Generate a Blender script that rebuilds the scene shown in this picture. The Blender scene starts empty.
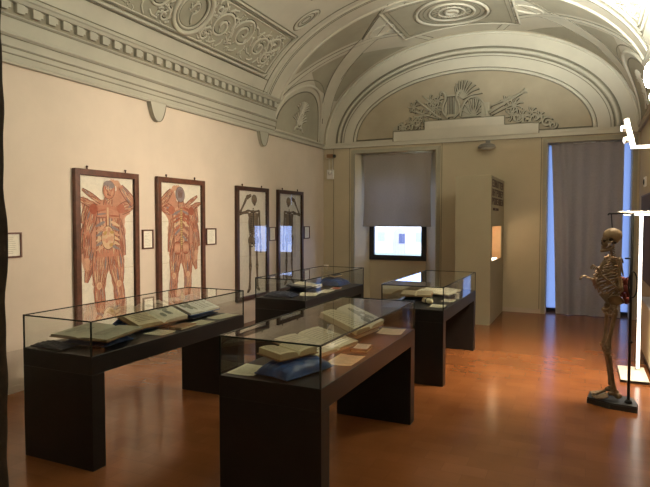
import bpy, math, random
from math import pi, sin, cos, sqrt, radians, atan2
from mathutils import Vector, Matrix

random.seed(7)
scene = bpy.context.scene
COL = scene.collection

# ------------------------------------------------------------------ dimensions
YB = 10.942          # back wall
YF = -3.2            # front wall, behind the camera
W = 5.9              # room width
ZC = 3.2             # underside of the cornice
VX, VZ, VA, VB = 2.95, 3.3, 2.95, 1.95   # barrel vault ellipse
REC = 0.35           # depth of the window recesses


# ------------------------------------------------------------------ mesh builder
class MB:
    def __init__(self):
        self.v, self.f, self.c = [], [], []
        self.anycol = False

    def add(self, verts, faces, col=None):
        b = len(self.v)
        self.v.extend([tuple(p) for p in verts])
        for f in faces:
            self.f.append(tuple(b + i for i in f))
            self.c.append(col)
        if col is not None:
            self.anycol = True
        return self

    def box(self, x0, x1, y0, y1, z0, z1, col=None, M=None, taper=0.0):
        t = taper
        vs = [(x0, y0, z0), (x1, y0, z0), (x1, y1, z0), (x0, y1, z0),
              (x0 + t, y0 + t, z1), (x1 - t, y0 + t, z1), (x1 - t, y1 - t, z1), (x0 + t, y1 - t, z1)]
        if M is not None:
            vs = [M @ Vector(p) for p in vs]
        return self.add(vs, [(0, 3, 2, 1), (4, 5, 6, 7), (0, 1, 5, 4), (1, 2, 6, 5), (2, 3, 7, 6), (3, 0, 4, 7)], col)

    def quad(self, a, b, c, d, col=None):
        return self.add([a, b, c, d], [(0, 1, 2, 3)], col)

    def poly(self, pts, col=None):
        return self.add(pts, [tuple(range(len(pts)))], col)

    def tube(self, pts, r, n=6, col=None, caps=True, closed=False):
        pts = [Vector(p) for p in pts]
        m = len(pts)
        if m < 2:
            return self
        rs = r if isinstance(r, (list, tuple)) else [r] * m
        rings, ref = [], None
        for i in range(m):
            if closed:
                t = pts[(i + 1) % m] - pts[i - 1]
            else:
                t = pts[min(i + 1, m - 1)] - pts[max(i - 1, 0)]
            if t.length < 1e-9:
                t = Vector((0, 0, 1))
            t.normalize()
            if ref is None:
                ref = Vector((0, 0, 1)) if abs(t.z) < 0.9 else Vector((1, 0, 0))
            a = t.cross(ref)
            if a.length < 1e-6:
                a = t.cross(Vector((0.3, 1, 0.2)))
            a.normalize()
            b = a.cross(t)
            ref = b
            rings.append([pts[i] + a * (rs[i] * cos(2 * pi * k / n)) + b * (rs[i] * sin(2 * pi * k / n)) for k in range(n)])
        vs = [p for ring in rings for p in ring]
        fs = []
        for i in range(m if closed else m - 1):
            j = (i + 1) % m
            for k in range(n):
                k2 = (k + 1) % n
                fs.append((i * n + k, i * n + k2, j * n + k2, j * n + k))
        if caps and not closed:
            fs.append(tuple(range(n))[::-1])
            fs.append(tuple((m - 1) * n + k for k in range(n)))
        return self.add(vs, fs, col)

    def ell(self, c, r, nu=14, nv=9, col=None, M=None, fn=None):
        c = Vector(c)
        vs = []
        for j in range(nv + 1):
            ph = -pi / 2 + pi * j / nv
            for i in range(nu):
                th = 2 * pi * i / nu
                p = Vector((cos(ph) * cos(th), cos(ph) * sin(th), sin(ph)))
                if fn:
                    p = fn(p)
                p = Vector((p.x * r[0], p.y * r[1], p.z * r[2]))
                if M is not None:
                    p = M @ p
                vs.append(c + p)
        fs = []
        for j in range(nv):
            for i in range(nu):
                i2 = (i + 1) % nu
                fs.append((j * nu + i, j * nu + i2, (j + 1) * nu + i2, (j + 1) * nu + i))
        return self.add(vs, fs, col)

    def lathe(self, c, prof, n=16, col=None, M=None):
        vs, m = [], len(prof)
        for (r, z) in prof:
            for k in range(n):
                p = Vector((r * cos(2 * pi * k / n), r * sin(2 * pi * k / n), z))
                if M is not None:
                    p = M @ p
                vs.append(Vector(c) + p)
        fs = []
        for i in range(m - 1):
            for k in range(n):
                k2 = (k + 1) % n
                fs.append((i * n + k, i * n + k2, (i + 1) * n + k2, (i + 1) * n + k))
        fs.append(tuple(range(n))[::-1])
        fs.append(tuple((m - 1) * n + k for k in range(n)))
        return self.add(vs, fs, col)

    def grid(self, fn, nu, nv, col=None, thick=None):
        vs = [fn(i / nu, j / nv) for j in range(nv + 1) for i in range(nu + 1)]
        fs = [(j * (nu + 1) + i, j * (nu + 1) + i + 1, (j + 1) * (nu + 1) + i + 1, (j + 1) * (nu + 1) + i)
              for j in range(nv) for i in range(nu)]
        return self.add(vs, fs, col)

    def build(self, name, mat, parent=None, smooth=False, bevel=0, local=False):
        off = Vector((0, 0, 0))
        if parent is not None and not local:
            p = parent
            while p is not None:
                off += p.location
                p = p.parent
        me = bpy.data.meshes.new(name)
        me.from_pydata([tuple(Vector(p) - off) for p in self.v], [], self.f)
        if self.anycol:
            att = me.color_attributes.new('Col', 'FLOAT_COLOR', 'CORNER')
            k = 0
            for f, c in zip(self.f, self.c):
                cc = tuple(c or (0.5, 0.5, 0.5)) + (1.0,)
                for _ in f:
                    att.data[k].color = cc
                    k += 1
        if smooth:
            me.polygons.foreach_set('use_smooth', [True] * len(me.polygons))
        me.update()
        o = bpy.data.objects.new(name, me)
        COL.objects.link(o)
        if parent is not None:
            o.parent = parent
        if mat is not None:
            me.materials.append(mat)
        if bevel:
            b = o.modifiers.new('bevel', 'BEVEL')
            b.width = bevel
            b.segments = 2
            b.limit_method = 'ANGLE'
        return o


def tag(o, label=None, cat=None, group=None, kind=None):
    if label:
        o['label'] = label
    if cat:
        o['category'] = cat
    if group:
        o['group'] = group
    if kind:
        o['kind'] = kind
    return o


def thing(name, label, cat, loc=(0, 0, 0), rz=0.0, group=None):
    o = bpy.data.objects.new(name, None)
    o.empty_display_size = 0.1
    COL.objects.link(o)
    o.location = loc
    o.rotation_euler = (0, 0, rz)
    return tag(o, label, cat, group)


def dup(root, loc, rz=None, label=None, group=None):
    r = root.copy()
    COL.objects.link(r)
    r.location = loc
    if rz is not None:
        r.rotation_euler = (0, 0, rz)
    if label:
        r['label'] = label
    if group:
        r['group'] = group
    for ch in list(root.children):
        c = ch.copy()
        COL.objects.link(c)
        c.parent = r
        for g in ch.children:
            d = g.copy()
            COL.objects.link(d)
            d.parent = c
    return r


# ------------------------------------------------------------------ materials
def lin(r, g, b):
    f = lambda c: (c / 12.92) if c <= 0.04045 else ((c + 0.055) / 1.055) ** 2.4
    return (f(r / 255), f(g / 255), f(b / 255))


def mat(name, col, rough=0.6, var=0.0, scale=6.0, bump=0.0, bscale=60.0, metal=0.0, spec=0.5, col2=None,
        vcol=False, emit=None, estr=0.0, transl=0.0, coat=0.0, detail=5.0):
    m = bpy.data.materials.new(name)
    m.use_nodes = True
    nt = m.node_tree
    N, L = nt.nodes, nt.links
    p = N['Principled BSDF']
    p.inputs['Roughness'].default_value = rough
    p.inputs['Metallic'].default_value = metal
    p.inputs['Specular IOR Level'].default_value = spec
    p.inputs['Coat Weight'].default_value = coat
    p.inputs['Base Color'].default_value = tuple(col) + (1,)
    src = None
    if vcol:
        a = N.new('ShaderNodeAttribute')
        a.attribute_name = 'Col'
        src = a.outputs['Color']
    if var > 0 or col2 is not None:
        tc = N.new('ShaderNodeTexCoord')
        no = N.new('ShaderNodeTexNoise')
        no.inputs['Scale'].default_value = scale
        no.inputs['Detail'].default_value = detail
        no.inputs['Roughness'].default_value = 0.6
        L.new(tc.outputs['Object'], no.inputs['Vector'])
        rp = N.new('ShaderNodeValToRGB')
        rp.color_ramp.elements[0].position = 0.32
        rp.color_ramp.elements[1].position = 0.68
        if vcol:
            rp.color_ramp.elements[0].color = (1 - var, 1 - var, 1 - var, 1)
            rp.color_ramp.elements[1].color = (1 + var, 1 + var, 1 + var, 1)
        else:
            c2 = col2 if col2 is not None else tuple(c * (1 - var) for c in col)
            rp.color_ramp.elements[0].color = tuple(c2) + (1,)
            rp.color_ramp.elements[1].color = tuple(min(1, c * (1 + var)) for c in col) + (1,)
        L.new(no.outputs['Fac'], rp.inputs['Fac'])
        if vcol:
            mx = N.new('ShaderNodeMix')
            mx.data_type = 'RGBA'
            mx.blend_type = 'MULTIPLY'
            mx.inputs['Factor'].default_value = 1.0
            L.new(src, mx.inputs['A'])
            L.new(rp.outputs['Color'], mx.inputs['B'])
            src = mx.outputs['Result']
        else:
            src = rp.outputs['Color']
    if src is not None:
        L.new(src, p.inputs['Base Color'])
    if bump > 0:
        tc = N.new('ShaderNodeTexCoord')
        nb = N.new('ShaderNodeTexNoise')
        nb.inputs['Scale'].default_value = bscale
        nb.inputs['Detail'].default_value = 4
        L.new(tc.outputs['Object'], nb.inputs['Vector'])
        bp = N.new('ShaderNodeBump')
        bp.inputs['Strength'].default_value = bump
        bp.inputs['Distance'].default_value = 0.01
        L.new(nb.outputs['Fac'], bp.inputs['Height'])
        L.new(bp.outputs['Normal'], p.inputs['Normal'])
    if emit is not None:
        p.inputs['Emission Color'].default_value = tuple(emit) + (1,)
        p.inputs['Emission Strength'].default_value = estr
    if transl > 0:
        out = N['Material Output']
        tr = N.new('ShaderNodeBsdfTranslucent')
        tr.inputs['Color'].default_value = tuple(col) + (1,)
        ms = N.new('ShaderNodeMixShader')
        ms.inputs['Fac'].default_value = transl
        L.new(p.outputs['BSDF'], ms.inputs[1])
        L.new(tr.outputs['BSDF'], ms.inputs[2])
        L.new(ms.outputs['Shader'], out.inputs['Surface'])
    return m


def glass_mat(name, tint=(0.9, 0.93, 0.92), f0=0.075, gloss=(1, 1, 1)):
    """thin sheet glass: clear, with an angle dependent mirror reflection"""
    m = bpy.data.materials.new(name)
    m.use_nodes = True
    nt = m.node_tree
    N, L = nt.nodes, nt.links
    N.remove(N['Principled BSDF'])
    out = N['Material Output']
    tr = N.new('ShaderNodeBsdfTransparent')
    tr.inputs['Color'].default_value = tuple(tint) + (1,)
    gl = N.new('ShaderNodeBsdfGlossy')
    gl.inputs['Roughness'].default_value = 0.0
    gl.inputs['Color'].default_value = tuple(gloss) + (1,)
    lw = N.new('ShaderNodeLayerWeight')
    lw.inputs['Blend'].default_value = 0.5
    pw = N.new('ShaderNodeMath')
    pw.operation = 'POWER'
    pw.inputs[1].default_value = 4.2
    L.new(lw.outputs['Facing'], pw.inputs[0])
    ma = N.new('ShaderNodeMath')
    ma.operation = 'MULTIPLY_ADD'
    ma.inputs[1].default_value = 1.0 - f0
    ma.inputs[2].default_value = f0
    ma.use_clamp = True
    L.new(pw.outputs[0], ma.inputs[0])
    ms = N.new('ShaderNodeMixShader')
    L.new(ma.outputs[0], ms.inputs['Fac'])
    L.new(tr.outputs[0], ms.inputs[1])
    L.new(gl.outputs[0], ms.inputs[2])
    L.new(ms.outputs[0], out.inputs['Surface'])
    return m


def floor_mat():
    m = bpy.data.materials.new('terracotta_floor')
    m.use_nodes = True
    nt = m.node_tree
    N, L = nt.nodes, nt.links
    p = N['Principled BSDF']
    tc = N.new('ShaderNodeTexCoord')
    mp = N.new('ShaderNodeMapping')
    mp.inputs['Rotation'].default_value = (0, 0, radians(0))
    L.new(tc.outputs['Object'], mp.inputs['Vector'])
    br = N.new('ShaderNodeTexBrick')
    br.offset = 0.5
    br.inputs['Scale'].default_value = 1.0
    br.inputs['Brick Width'].default_value = 0.30
    br.inputs['Row Height'].default_value = 0.15
    br.inputs['Mortar Size'].default_value = 0.003
    br.inputs['Mortar Smooth'].default_value = 0.4
    br.inputs['Bias'].default_value = 0.0
    br.inputs['Color1'].default_value = (0.275, 0.105, 0.037, 1)
    br.inputs['Color2'].default_value = (0.245, 0.09, 0.031, 1)
    br.inputs['Mortar'].default_value = (0.225, 0.085, 0.032, 1)
    L.new(mp.outputs['Vector'], br.inputs['Vector'])
    no = N.new('ShaderNodeTexNoise')
    no.inputs['Scale'].default_value = 1.7
    no.inputs['Detail'].default_value = 6
    L.new(tc.outputs['Object'], no.inputs['Vector'])
    rp = N.new('ShaderNodeValToRGB')
    rp.color_ramp.elements[0].position = 0.3
    rp.color_ramp.elements[0].color = (0.8, 0.76, 0.72, 1)
    rp.color_ramp.elements[1].position = 0.7
    rp.color_ramp.elements[1].color = (1.12, 1.1, 1.06, 1)
    L.new(no.outputs['Fac'], rp.inputs['Fac'])
    mx = N.new('ShaderNodeMix')
    mx.data_type = 'RGBA'
    mx.blend_type = 'MULTIPLY'
    mx.inputs['Factor'].default_value = 1
    L.new(br.outputs['Color'], mx.inputs['A'])
    L.new(rp.outputs['Color'], mx.inputs['B'])
    L.new(mx.outputs['Result'], p.inputs['Base Color'])
    n2 = N.new('ShaderNodeTexNoise')
    n2.inputs['Scale'].default_value = 1.2
    n2.inputs['Detail'].default_value = 3
    L.new(tc.outputs['Object'], n2.inputs['Vector'])
    mr = N.new('ShaderNodeMapRange')
    mr.inputs['To Min'].default_value = 0.15
    mr.inputs['To Max'].default_value = 0.25
    L.new(n2.outputs['Fac'], mr.inputs['Value'])
    L.new(mr.outputs['Result'], p.inputs['Roughness'])
    p.inputs['Specular IOR Level'].default_value = 0.5
    return m


M_wall = mat('plaster_peach', (0.68, 0.575, 0.465), 0.85, 0.05, 1.3, 0.06, 30, spec=0.2)
M_wallb = mat('plaster_dim', (0.55, 0.47, 0.33), 0.85, 0.05, 1.3, 0.06, 30, spec=0.2)  # left wall's plaster again, with dim light put into the colour
M_dado = mat('plaster_dado', (0.56, 0.46, 0.37), 0.8, 0.06, 2.0, 0.05, 30, spec=0.2)
M_vault = mat('fresco_grey', (0.60, 0.56, 0.46), 0.9, 0.06, 1.6, 0.06, 20, spec=0.15)
M_vlight = mat('fresco_light', (0.63, 0.60, 0.50), 0.9, 0.05, 2.5, 0.05, 20, spec=0.15)
M_vdark = mat('fresco_dark', (0.31, 0.275, 0.205), 0.9, 0.10, 2.0, 0.06, 20, spec=0.15)
M_vmid = mat('fresco_mid', (0.40, 0.37, 0.285), 0.9, 0.08, 2.0, 0.06, 20, spec=0.15)
M_vline = mat('fresco_line', (0.24, 0.22, 0.165), 0.9, 0.1, 8, spec=0.15)
M_vink = mat('fresco_ink', (0.10, 0.085, 0.06), 0.9, 0.1, 8, spec=0.15)
M_part = mat('partition_paint', (0.37, 0.325, 0.225), 0.8, 0.04, 2.0, 0.04, 30, spec=0.2)
M_ent = mat('fresco_cornice', (0.47, 0.445, 0.365), 0.9, 0.06, 1.6, 0.06, 20, spec=0.15)
M_lun = mat('fresco_lunette', (0.40, 0.345, 0.25), 0.9, 0.08, 2.0, 0.05, 20, spec=0.15)
M_vc = mat('fresco_coloured', (1, 1, 1), 0.9, 0.08, 5, vcol=True, spec=0.15)
M_floor = floor_mat()
M_black = mat('black_laminate', (0.012, 0.011, 0.011), 0.38, 0.2, 8, 0.02, 80, spec=0.45)
M_tabletop = mat('black_laminate_top', (0.016, 0.015, 0.015), 0.42, 0.2, 8, spec=0.4)
M_edge = mat('glass_edge_dark', (0.02, 0.028, 0.025), 0.25, 0.1, 20)
M_glass = glass_mat('case_glass', (0.90, 0.93, 0.92), 0.07)
M_pglass = glass_mat('picture_glass', (0.97, 0.97, 0.97), 0.075)
M_wglass = glass_mat('window_glass', (0.93, 0.97, 1.0), 0.05)
M_frost = mat('frosted_glass', (.16, .19, .26), .6, .03, 3, transl=.92)
M_wood = mat('frame_wood', (0.115, 0.042, 0.022), 0.38, 0.3, 14, 0.05, 50)
M_woodd = mat('frame_wood_dark', (0.06, 0.026, 0.016), 0.4, 0.3, 14, 0.05, 50)
M_ink = mat('ink_print', (1, 1, 1), 0.75, 0.10, 30, vcol=True, spec=0.2)
M_page = mat('paper_pages', (1, 1, 1), 0.8, 0.06, 25, vcol=True, spec=0.2)
M_blue = mat('blue_satin', (0.010, 0.046, 0.165), 0.33, 0.35, 9, 0.5, 16, spec=0.5)
M_navy = mat('navy_cloth', (0.012, 0.018, 0.04), 0.6, 0.3, 12, 0.3, 30)
M_tan = mat('book_leather', (0.26, 0.14, 0.065), 0.5, 0.2, 20, 0.1, 60)
M_bluebook = mat('blue_book_cloth', (0.035, 0.09, 0.24), 0.5, 0.2, 20)
M_blind = mat('blind_fabric', (0.33, 0.29, 0.26), 0.9, 0.05, 40, 0.1, 200, transl=0.10, spec=0.1)
M_curtain = mat('curtain_fabric', (0.34, 0.31, 0.29), 0.9, 0.05, 30, 0.1, 200, transl=0.08, spec=0.1)
M_winframe = mat('window_frame_dark', (0.012, 0.012, 0.015), 0.45, 0.1, 10)
M_alu = mat('aluminium', (0.55, 0.55, 0.54), 0.35, 0.08, 20, metal=0.8)
M_white = mat('white_lacquer', (0.80, 0.78, 0.73), 0.4, 0.03, 10)
M_cream = mat('cream_lacquer', (0.66, 0.56, 0.40), 0.5, 0.05, 3)
M_bone = mat('bone', (0.215, 0.148, 0.085), 0.55, 0.25, 14, 0.25, 40, spec=0.3)
M_cart = mat('cartilage', (0.24, 0.15, 0.085), 0.6, 0.25, 18, 0.2, 40, spec=0.3)
M_socket = mat('socket_shade', (0.03, 0.02, 0.014), 0.9, 0.2, 20)  # dark colour standing for the shade inside skull openings
M_iron = mat('black_iron', (0.012, 0.012, 0.013), 0.4, 0.1, 20, spec=0.4)
M_plate = mat('stand_plate', (0.022, 0.026, 0.027), 0.4, 0.2, 14, 0.05, 40)
M_red = mat('dark_red_cloth', (0.16, 0.03, 0.03), 0.8, 0.3, 30, 0.2, 60)
M_grey = mat('grey_plastic', (0.22, 0.21, 0.19), 0.4, 0.1, 20)
M_lens = mat('lamp_lens', (0.5, 0.5, 0.48), 0.2, 0.1, 20)
M_dkdoor = mat('drape_dark', (0.07, 0.055, 0.04), 0.85, 0.3, 12, 0.3, 60)
M_text = mat('sign_text_brown', (0.07, 0.035, 0.022), 0.7, 0.1, 20)
M_led = mat('led_strip', (1, 1, 1), 0.5, emit=(1.0, 0.95, 0.85), estr=3.5)
M_bulb = mat('bulb_glow', (1, 1, 1), 0.5, emit=(1.0, 0.90, 0.74), estr=60.0)
M_glow = mat('painted_glow', (1, 1, 1), 0.5, emit=(1.0, 0.94, 0.84), estr=3.0)  # emission put into plain white parts that are no lamps
M_niche = mat('niche_lining', (0.62, 0.42, 0.25), 0.7, 0.05, 8)
M_brownpanel = mat('brown_panel', (0.09, 0.06, 0.042), 0.6, 0.15, 8)
M_fac = mat('facade', (1, 1, 1), 0.9, 0.06, 0.6, vcol=True)
M_ground = mat('courtyard_ground', (0.30, 0.33, 0.22), 0.95, 0.25, 0.3)


# ------------------------------------------------------------------ vault helpers
def V(th, y, off=0.0):
    x = VX - VA * cos(th)
    z = VZ + VB * sin(th)
    nx, nz = -(x - VX) / VA ** 2, -(z - VZ) / VB ** 2
    l = sqrt(nx * nx + nz * nz)
    return Vector((x + nx / l * off, y, z + nz / l * off))


def TX(x):           # angle of the left half of the vault at horizontal position x
    return math.acos(max(-1, min(1, (VX - x) / VA)))


def TZ(z):
    return math.asin(max(0, min(1, (z - VZ) / VB)))


def lerp(a, b, t):
    return a + (b - a) * t


def line2(pts, n):
    """resample a 2-D polyline"""
    L = [0]
    for a, b in zip(pts, pts[1:]):
        L.append(L[-1] + math.hypot(b[0] - a[0], b[1] - a[1]))
    out, k = [], 0
    for i in range(n + 1):
        s = L[-1] * i / n
        while k < len(pts) - 2 and L[k + 1] < s:
            k += 1
        d = L[k + 1] - L[k]
        t = (s - L[k]) / d if d > 0 else 0
        out.append((lerp(pts[k][0], pts[k + 1][0], t), lerp(pts[k][1], pts[k + 1][1], t)))
    return out


def smooth2(pts, it=2):
    for _ in range(it):
        q = [pts[0]]
        for a, b in zip(pts, pts[1:]):
            q.append((a[0] * .75 + b[0] * .25, a[1] * .75 + b[1] * .25))
            q.append((a[0] * .25 + b[0] * .75, a[1] * .25 + b[1] * .75))
        q.append(pts[-1])
        pts = q
    return pts


def vpatch(mb, ca, cb, off, m=8, n=20, mirror=False, col=None):
    a, b = line2(ca, n), line2(cb, n)
    def fn(u, v):
        i = min(n, int(round(u * n)))
        th = lerp(a[i][0], b[i][0], v)
        y = lerp(a[i][1], b[i][1], v)
        return V(pi - th if mirror else th, y, off)
    mb.grid(fn, n, m, col)


def vline(mb, pts, r, off=0.004, n=24, mirror=False, closed=False, seg=5, col=None, smooth=0):
    if smooth:
        pts = smooth2(pts, smooth)
    q = line2(pts, n)
    if closed:
        q = q[:-1]
    mb.tube([V(pi - t if mirror else t, y, off) for t, y in q], r, seg, col=col, closed=closed)


def spiral(cx, cy, r0, turns, a0, sgn=1, n=26, shrink=0.12):
    return [(cx + r0 * (1 - (1 - shrink) * i / n) * cos(a0 + sgn * 2 * pi * turns * i / n),
             cy + r0 * (1 - (1 - shrink) * i / n) * sin(a0 + sgn * 2 * pi * turns * i / n)) for i in range(n + 1)]


# ------------------------------------------------------------------ THE ROOM
def structure(mb, name, m, label=None, smooth=False):
    o = mb.build(name, m, smooth=smooth)
    return tag(o, label, None, None, 'structure')


b = MB(); b.box(-0.2, W + 0.2, YF - 0.2, YB + 0.0, -0.1, 0.0)
b.box(0.70, 2.43, YB, YB + REC + .05, -0.1, 0.0)
b.box(4.43, 5.80, YB, YB + REC + .05, -0.1, 0.0)
structure(b, 'floor', M_floor, 'polished terracotta tile floor')
b = MB(); b.box(-0.2, 0, YF, YB, 0, 3.9); structure(b, 'wall_left', M_wall, 'peach plaster wall hung with framed prints')
b = MB(); b.box(W, W + 0.2, YF, YB, 0, 3.9); structure(b, 'wall_right', M_wallb, 'dim-toned plaster wall on the right')
b = MB(); b.box(-0.2, W + 0.2, YF - 0.2, YF, 0, 5.6); structure(b, 'wall_front', M_wallb)

# back wall with two tall openings and the tympanum above
WX0, WX1, WZ1 = 0.715, 2.425, 3.07
DX0, DX1, DZ1 = 4.44, 5.79, 3.09
b = MB()
y0, y1 = YB, YB + REC
b.box(-0.2, WX0, y0, y1, 0, 3.3)
b.box(WX0, WX1, y0, y1, WZ1, 3.3)
b.box(WX1, DX0, y0, y1, 0, 3.3)
b.box(DX0, DX1, y0, y1, DZ1, 3.3)
b.box(DX1, W + 0.2, y0, y1, 0, 3.3)
b.box(-0.2, W + 0.2, y0, y1 + .2, 3.3, 5.6)
b.box(WX0 - .05, WX1 + .05, y1, y1 + .1, 0, 0.88)            # apron below the window
b.box(WX0 - .05, 0.94, y1, y1 + .1, 0.88, 3.3)
b.box(2.14, WX1 + .05, y1, y1 + .1, 0.88, 3.3)
for xa, xb in ((WX0, 0.935), (WX1, 2.14)):                   # splayed jambs of the window
    tri = [(xa, y0), (xb, y1), (xa, y1)]
    b.add([(x, y, 0) for x, y in tri] + [(x, y, WZ1) for x, y in tri], [(0, 1, 4, 3), (0, 2, 1), (3, 4, 5), (1, 2, 5, 4), (2, 0, 3, 5)])
b.box(0.94, 2.14, y1, y1 + .1, 2.75, 3.3)
structure(b, 'wall_back', M_wallb, 'back wall with two tall recessed openings')

# vault
b = MB()
b.grid(lambda u, v: V(pi * u, lerp(YF - .1, YB + .02, v)), 64, 40)
vault = structure(b, 'ceiling', M_vault, 'barrel vault painted in grey relief', smooth=True)

# left and right entablature with dentils
def entablature(mirror):
    prof = [(0, 3.195), (0.045, 3.195), (0.05, 3.215), (0.03, 3.235), (0.03, 3.29), (0.042, 3.295), (0.042, 3.35),
            (0.055, 3.357), (0.055, 3.44), (0.085, 3.462), (0.085, 3.478), (0.06, 3.49), (0.06, 3.63), (0.08, 3.64),
            (0.085, 3.65), (0.085, 3.755), (0.135, 3.76), (0.15, 3.79), (0.165, 3.80), (0.165, 3.825), (0.0, 3.84)]
    ye = 8.80
    b = MB()
    sx = (lambda x: W - x) if mirror else (lambda x: x)
    n = len(prof)
    vs = [(sx(x), YF, z) for x, z in prof] + [(sx(x), ye, z) for x, z in prof]
    fs = [(i, i + 1, n + i + 1, n + i) for i in range(n - 1)] + [tuple(range(n)), tuple(range(n, 2 * n))]
    b.add(vs, fs)
    y = YF + .1
    while y < ye - .12:
        xs = sorted((sx(0.08), sx(0.130)))
        b.box(xs[0], xs[1], y, y + .085, 3.668, 3.755)
        xs = sorted((sx(0.08), sx(0.108)))
        b.box(xs[0], xs[1], y + .085, y + .13, 3.70, 3.755)
        y += 0.175
    # low moulding continuing round the last bay
    p2 = [(0, 3.195), (0.045, 3.195), (0.05, 3.215), (0.03, 3.235), (0.03, 3.265), (0.05, 3.28), (0.02, 3.30), (0, 3.31)]
    n = len(p2)
    vs = [(sx(x), ye, z) for x, z in p2] + [(sx(x), YB, z) for x, z in p2]
    b.add(vs, [(i, i + 1, n + i + 1, n + i) for i in range(n - 1)])
    return b


t1 = structure(entablature(False), 'trim_1', M_ent, 'grey dentil cornice along the left wall')
structure(entablature(True), 'trim_2', M_ent, 'grey dentil cornice along the right wall')
# dark painted shadow lines of the cornice
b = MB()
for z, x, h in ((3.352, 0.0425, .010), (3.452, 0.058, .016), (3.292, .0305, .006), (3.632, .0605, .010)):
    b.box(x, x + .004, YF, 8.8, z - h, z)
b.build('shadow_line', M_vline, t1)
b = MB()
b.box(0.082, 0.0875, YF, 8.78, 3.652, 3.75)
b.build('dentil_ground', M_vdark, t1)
# back cornice
b = MB()
for x0, x1 in ((0.0, W),):
    b.box(x0, x1, YB - .04, YB, 3.195, 3.225)
    b.box(x0, x1, YB - .025, YB, 3.225, 3.27)
    b.box(x0, x1, YB - .045, YB, 3.27, 3.30)
t3 = structure(b, 'trim_3', M_vault, 'grey cornice strip along the back wall')
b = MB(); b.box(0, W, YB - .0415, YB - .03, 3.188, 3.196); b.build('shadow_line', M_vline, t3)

# tongue shaped pendants under the left cornice
for k, yy in enumerate((5.76, 8.40, 3.05)):
    b = MB()
    n = 20
    w, h = .155, .235
    out = [(w * (-1 + 2 * i / n), -h * (1 - abs(-1 + 2 * i / n) ** 2.6)) for i in range(n + 1)]
    vs = [(0.0, yy + u, 3.195 + v) for u, v in out] + [(0.055, yy + u * .93, 3.195 + v * .95) for u, v in out]
    m = len(out)
    b.add(vs, [tuple(range(m, 2 * m))] + [(i, (i + 1) % m, m + (i + 1) % m, m + i) for i in range(m)])
    structure(b, 'trim_%d' % (4 + k), M_ent)
    b = MB()
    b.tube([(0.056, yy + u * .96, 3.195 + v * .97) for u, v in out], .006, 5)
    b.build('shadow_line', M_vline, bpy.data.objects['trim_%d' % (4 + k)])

# dado on the left wall and baseboards
b = MB(); b.box(0, 0.006, YF, YB, 0, 0.415); structure(b, 'trim_7', M_dado, 'greyer painted dado band on the left wall')
b = MB(); b.box(0, 0.012, YF, YB, 0, 0.07); structure(b, 'baseboard_left', M_dado)
b = MB()
for x0, x1 in ((0, WX0), (WX1, DX0), (DX1, W)):
    b.box(x0, x1, YB - .012, YB, 0, .08)
structure(b, 'baseboard_back', M_dado)

# architraves round the openings, pilaster strips
def architrave(x0, x1, z1, idx, wd=.075):
    b = MB()
    for i, (a, d) in enumerate(((wd, .022), (wd * .55, .034))):
        b.box(x0 - a, x0, YB - d, YB, 0, z1 + a)
        b.box(x1, x1 + a, YB - d, YB, 0, z1 + a)
        b.box(x0, x1, YB - d, YB, z1, z1 + a)
    return structure(b, 'trim_%d' % idx, M_vmid, 'painted stone surround of a recessed opening')
architrave(WX0, WX1, WZ1, 8)
architrave(DX0, DX1, DZ1, 9)
b = MB()
for x in (0.235, 0.60, 2.53, 4.335):
    b.box(x - .006, x + .006, YB - .004, YB, .08, 3.19)
structure(b, 'trim_10', M_vline, 'thin dark painted lines dividing the back wall')

# ------------------------------------------------------------------ painted vault decoration
def mirrored(fn):
    for mir in (False, True):
        fn(mir)

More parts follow.
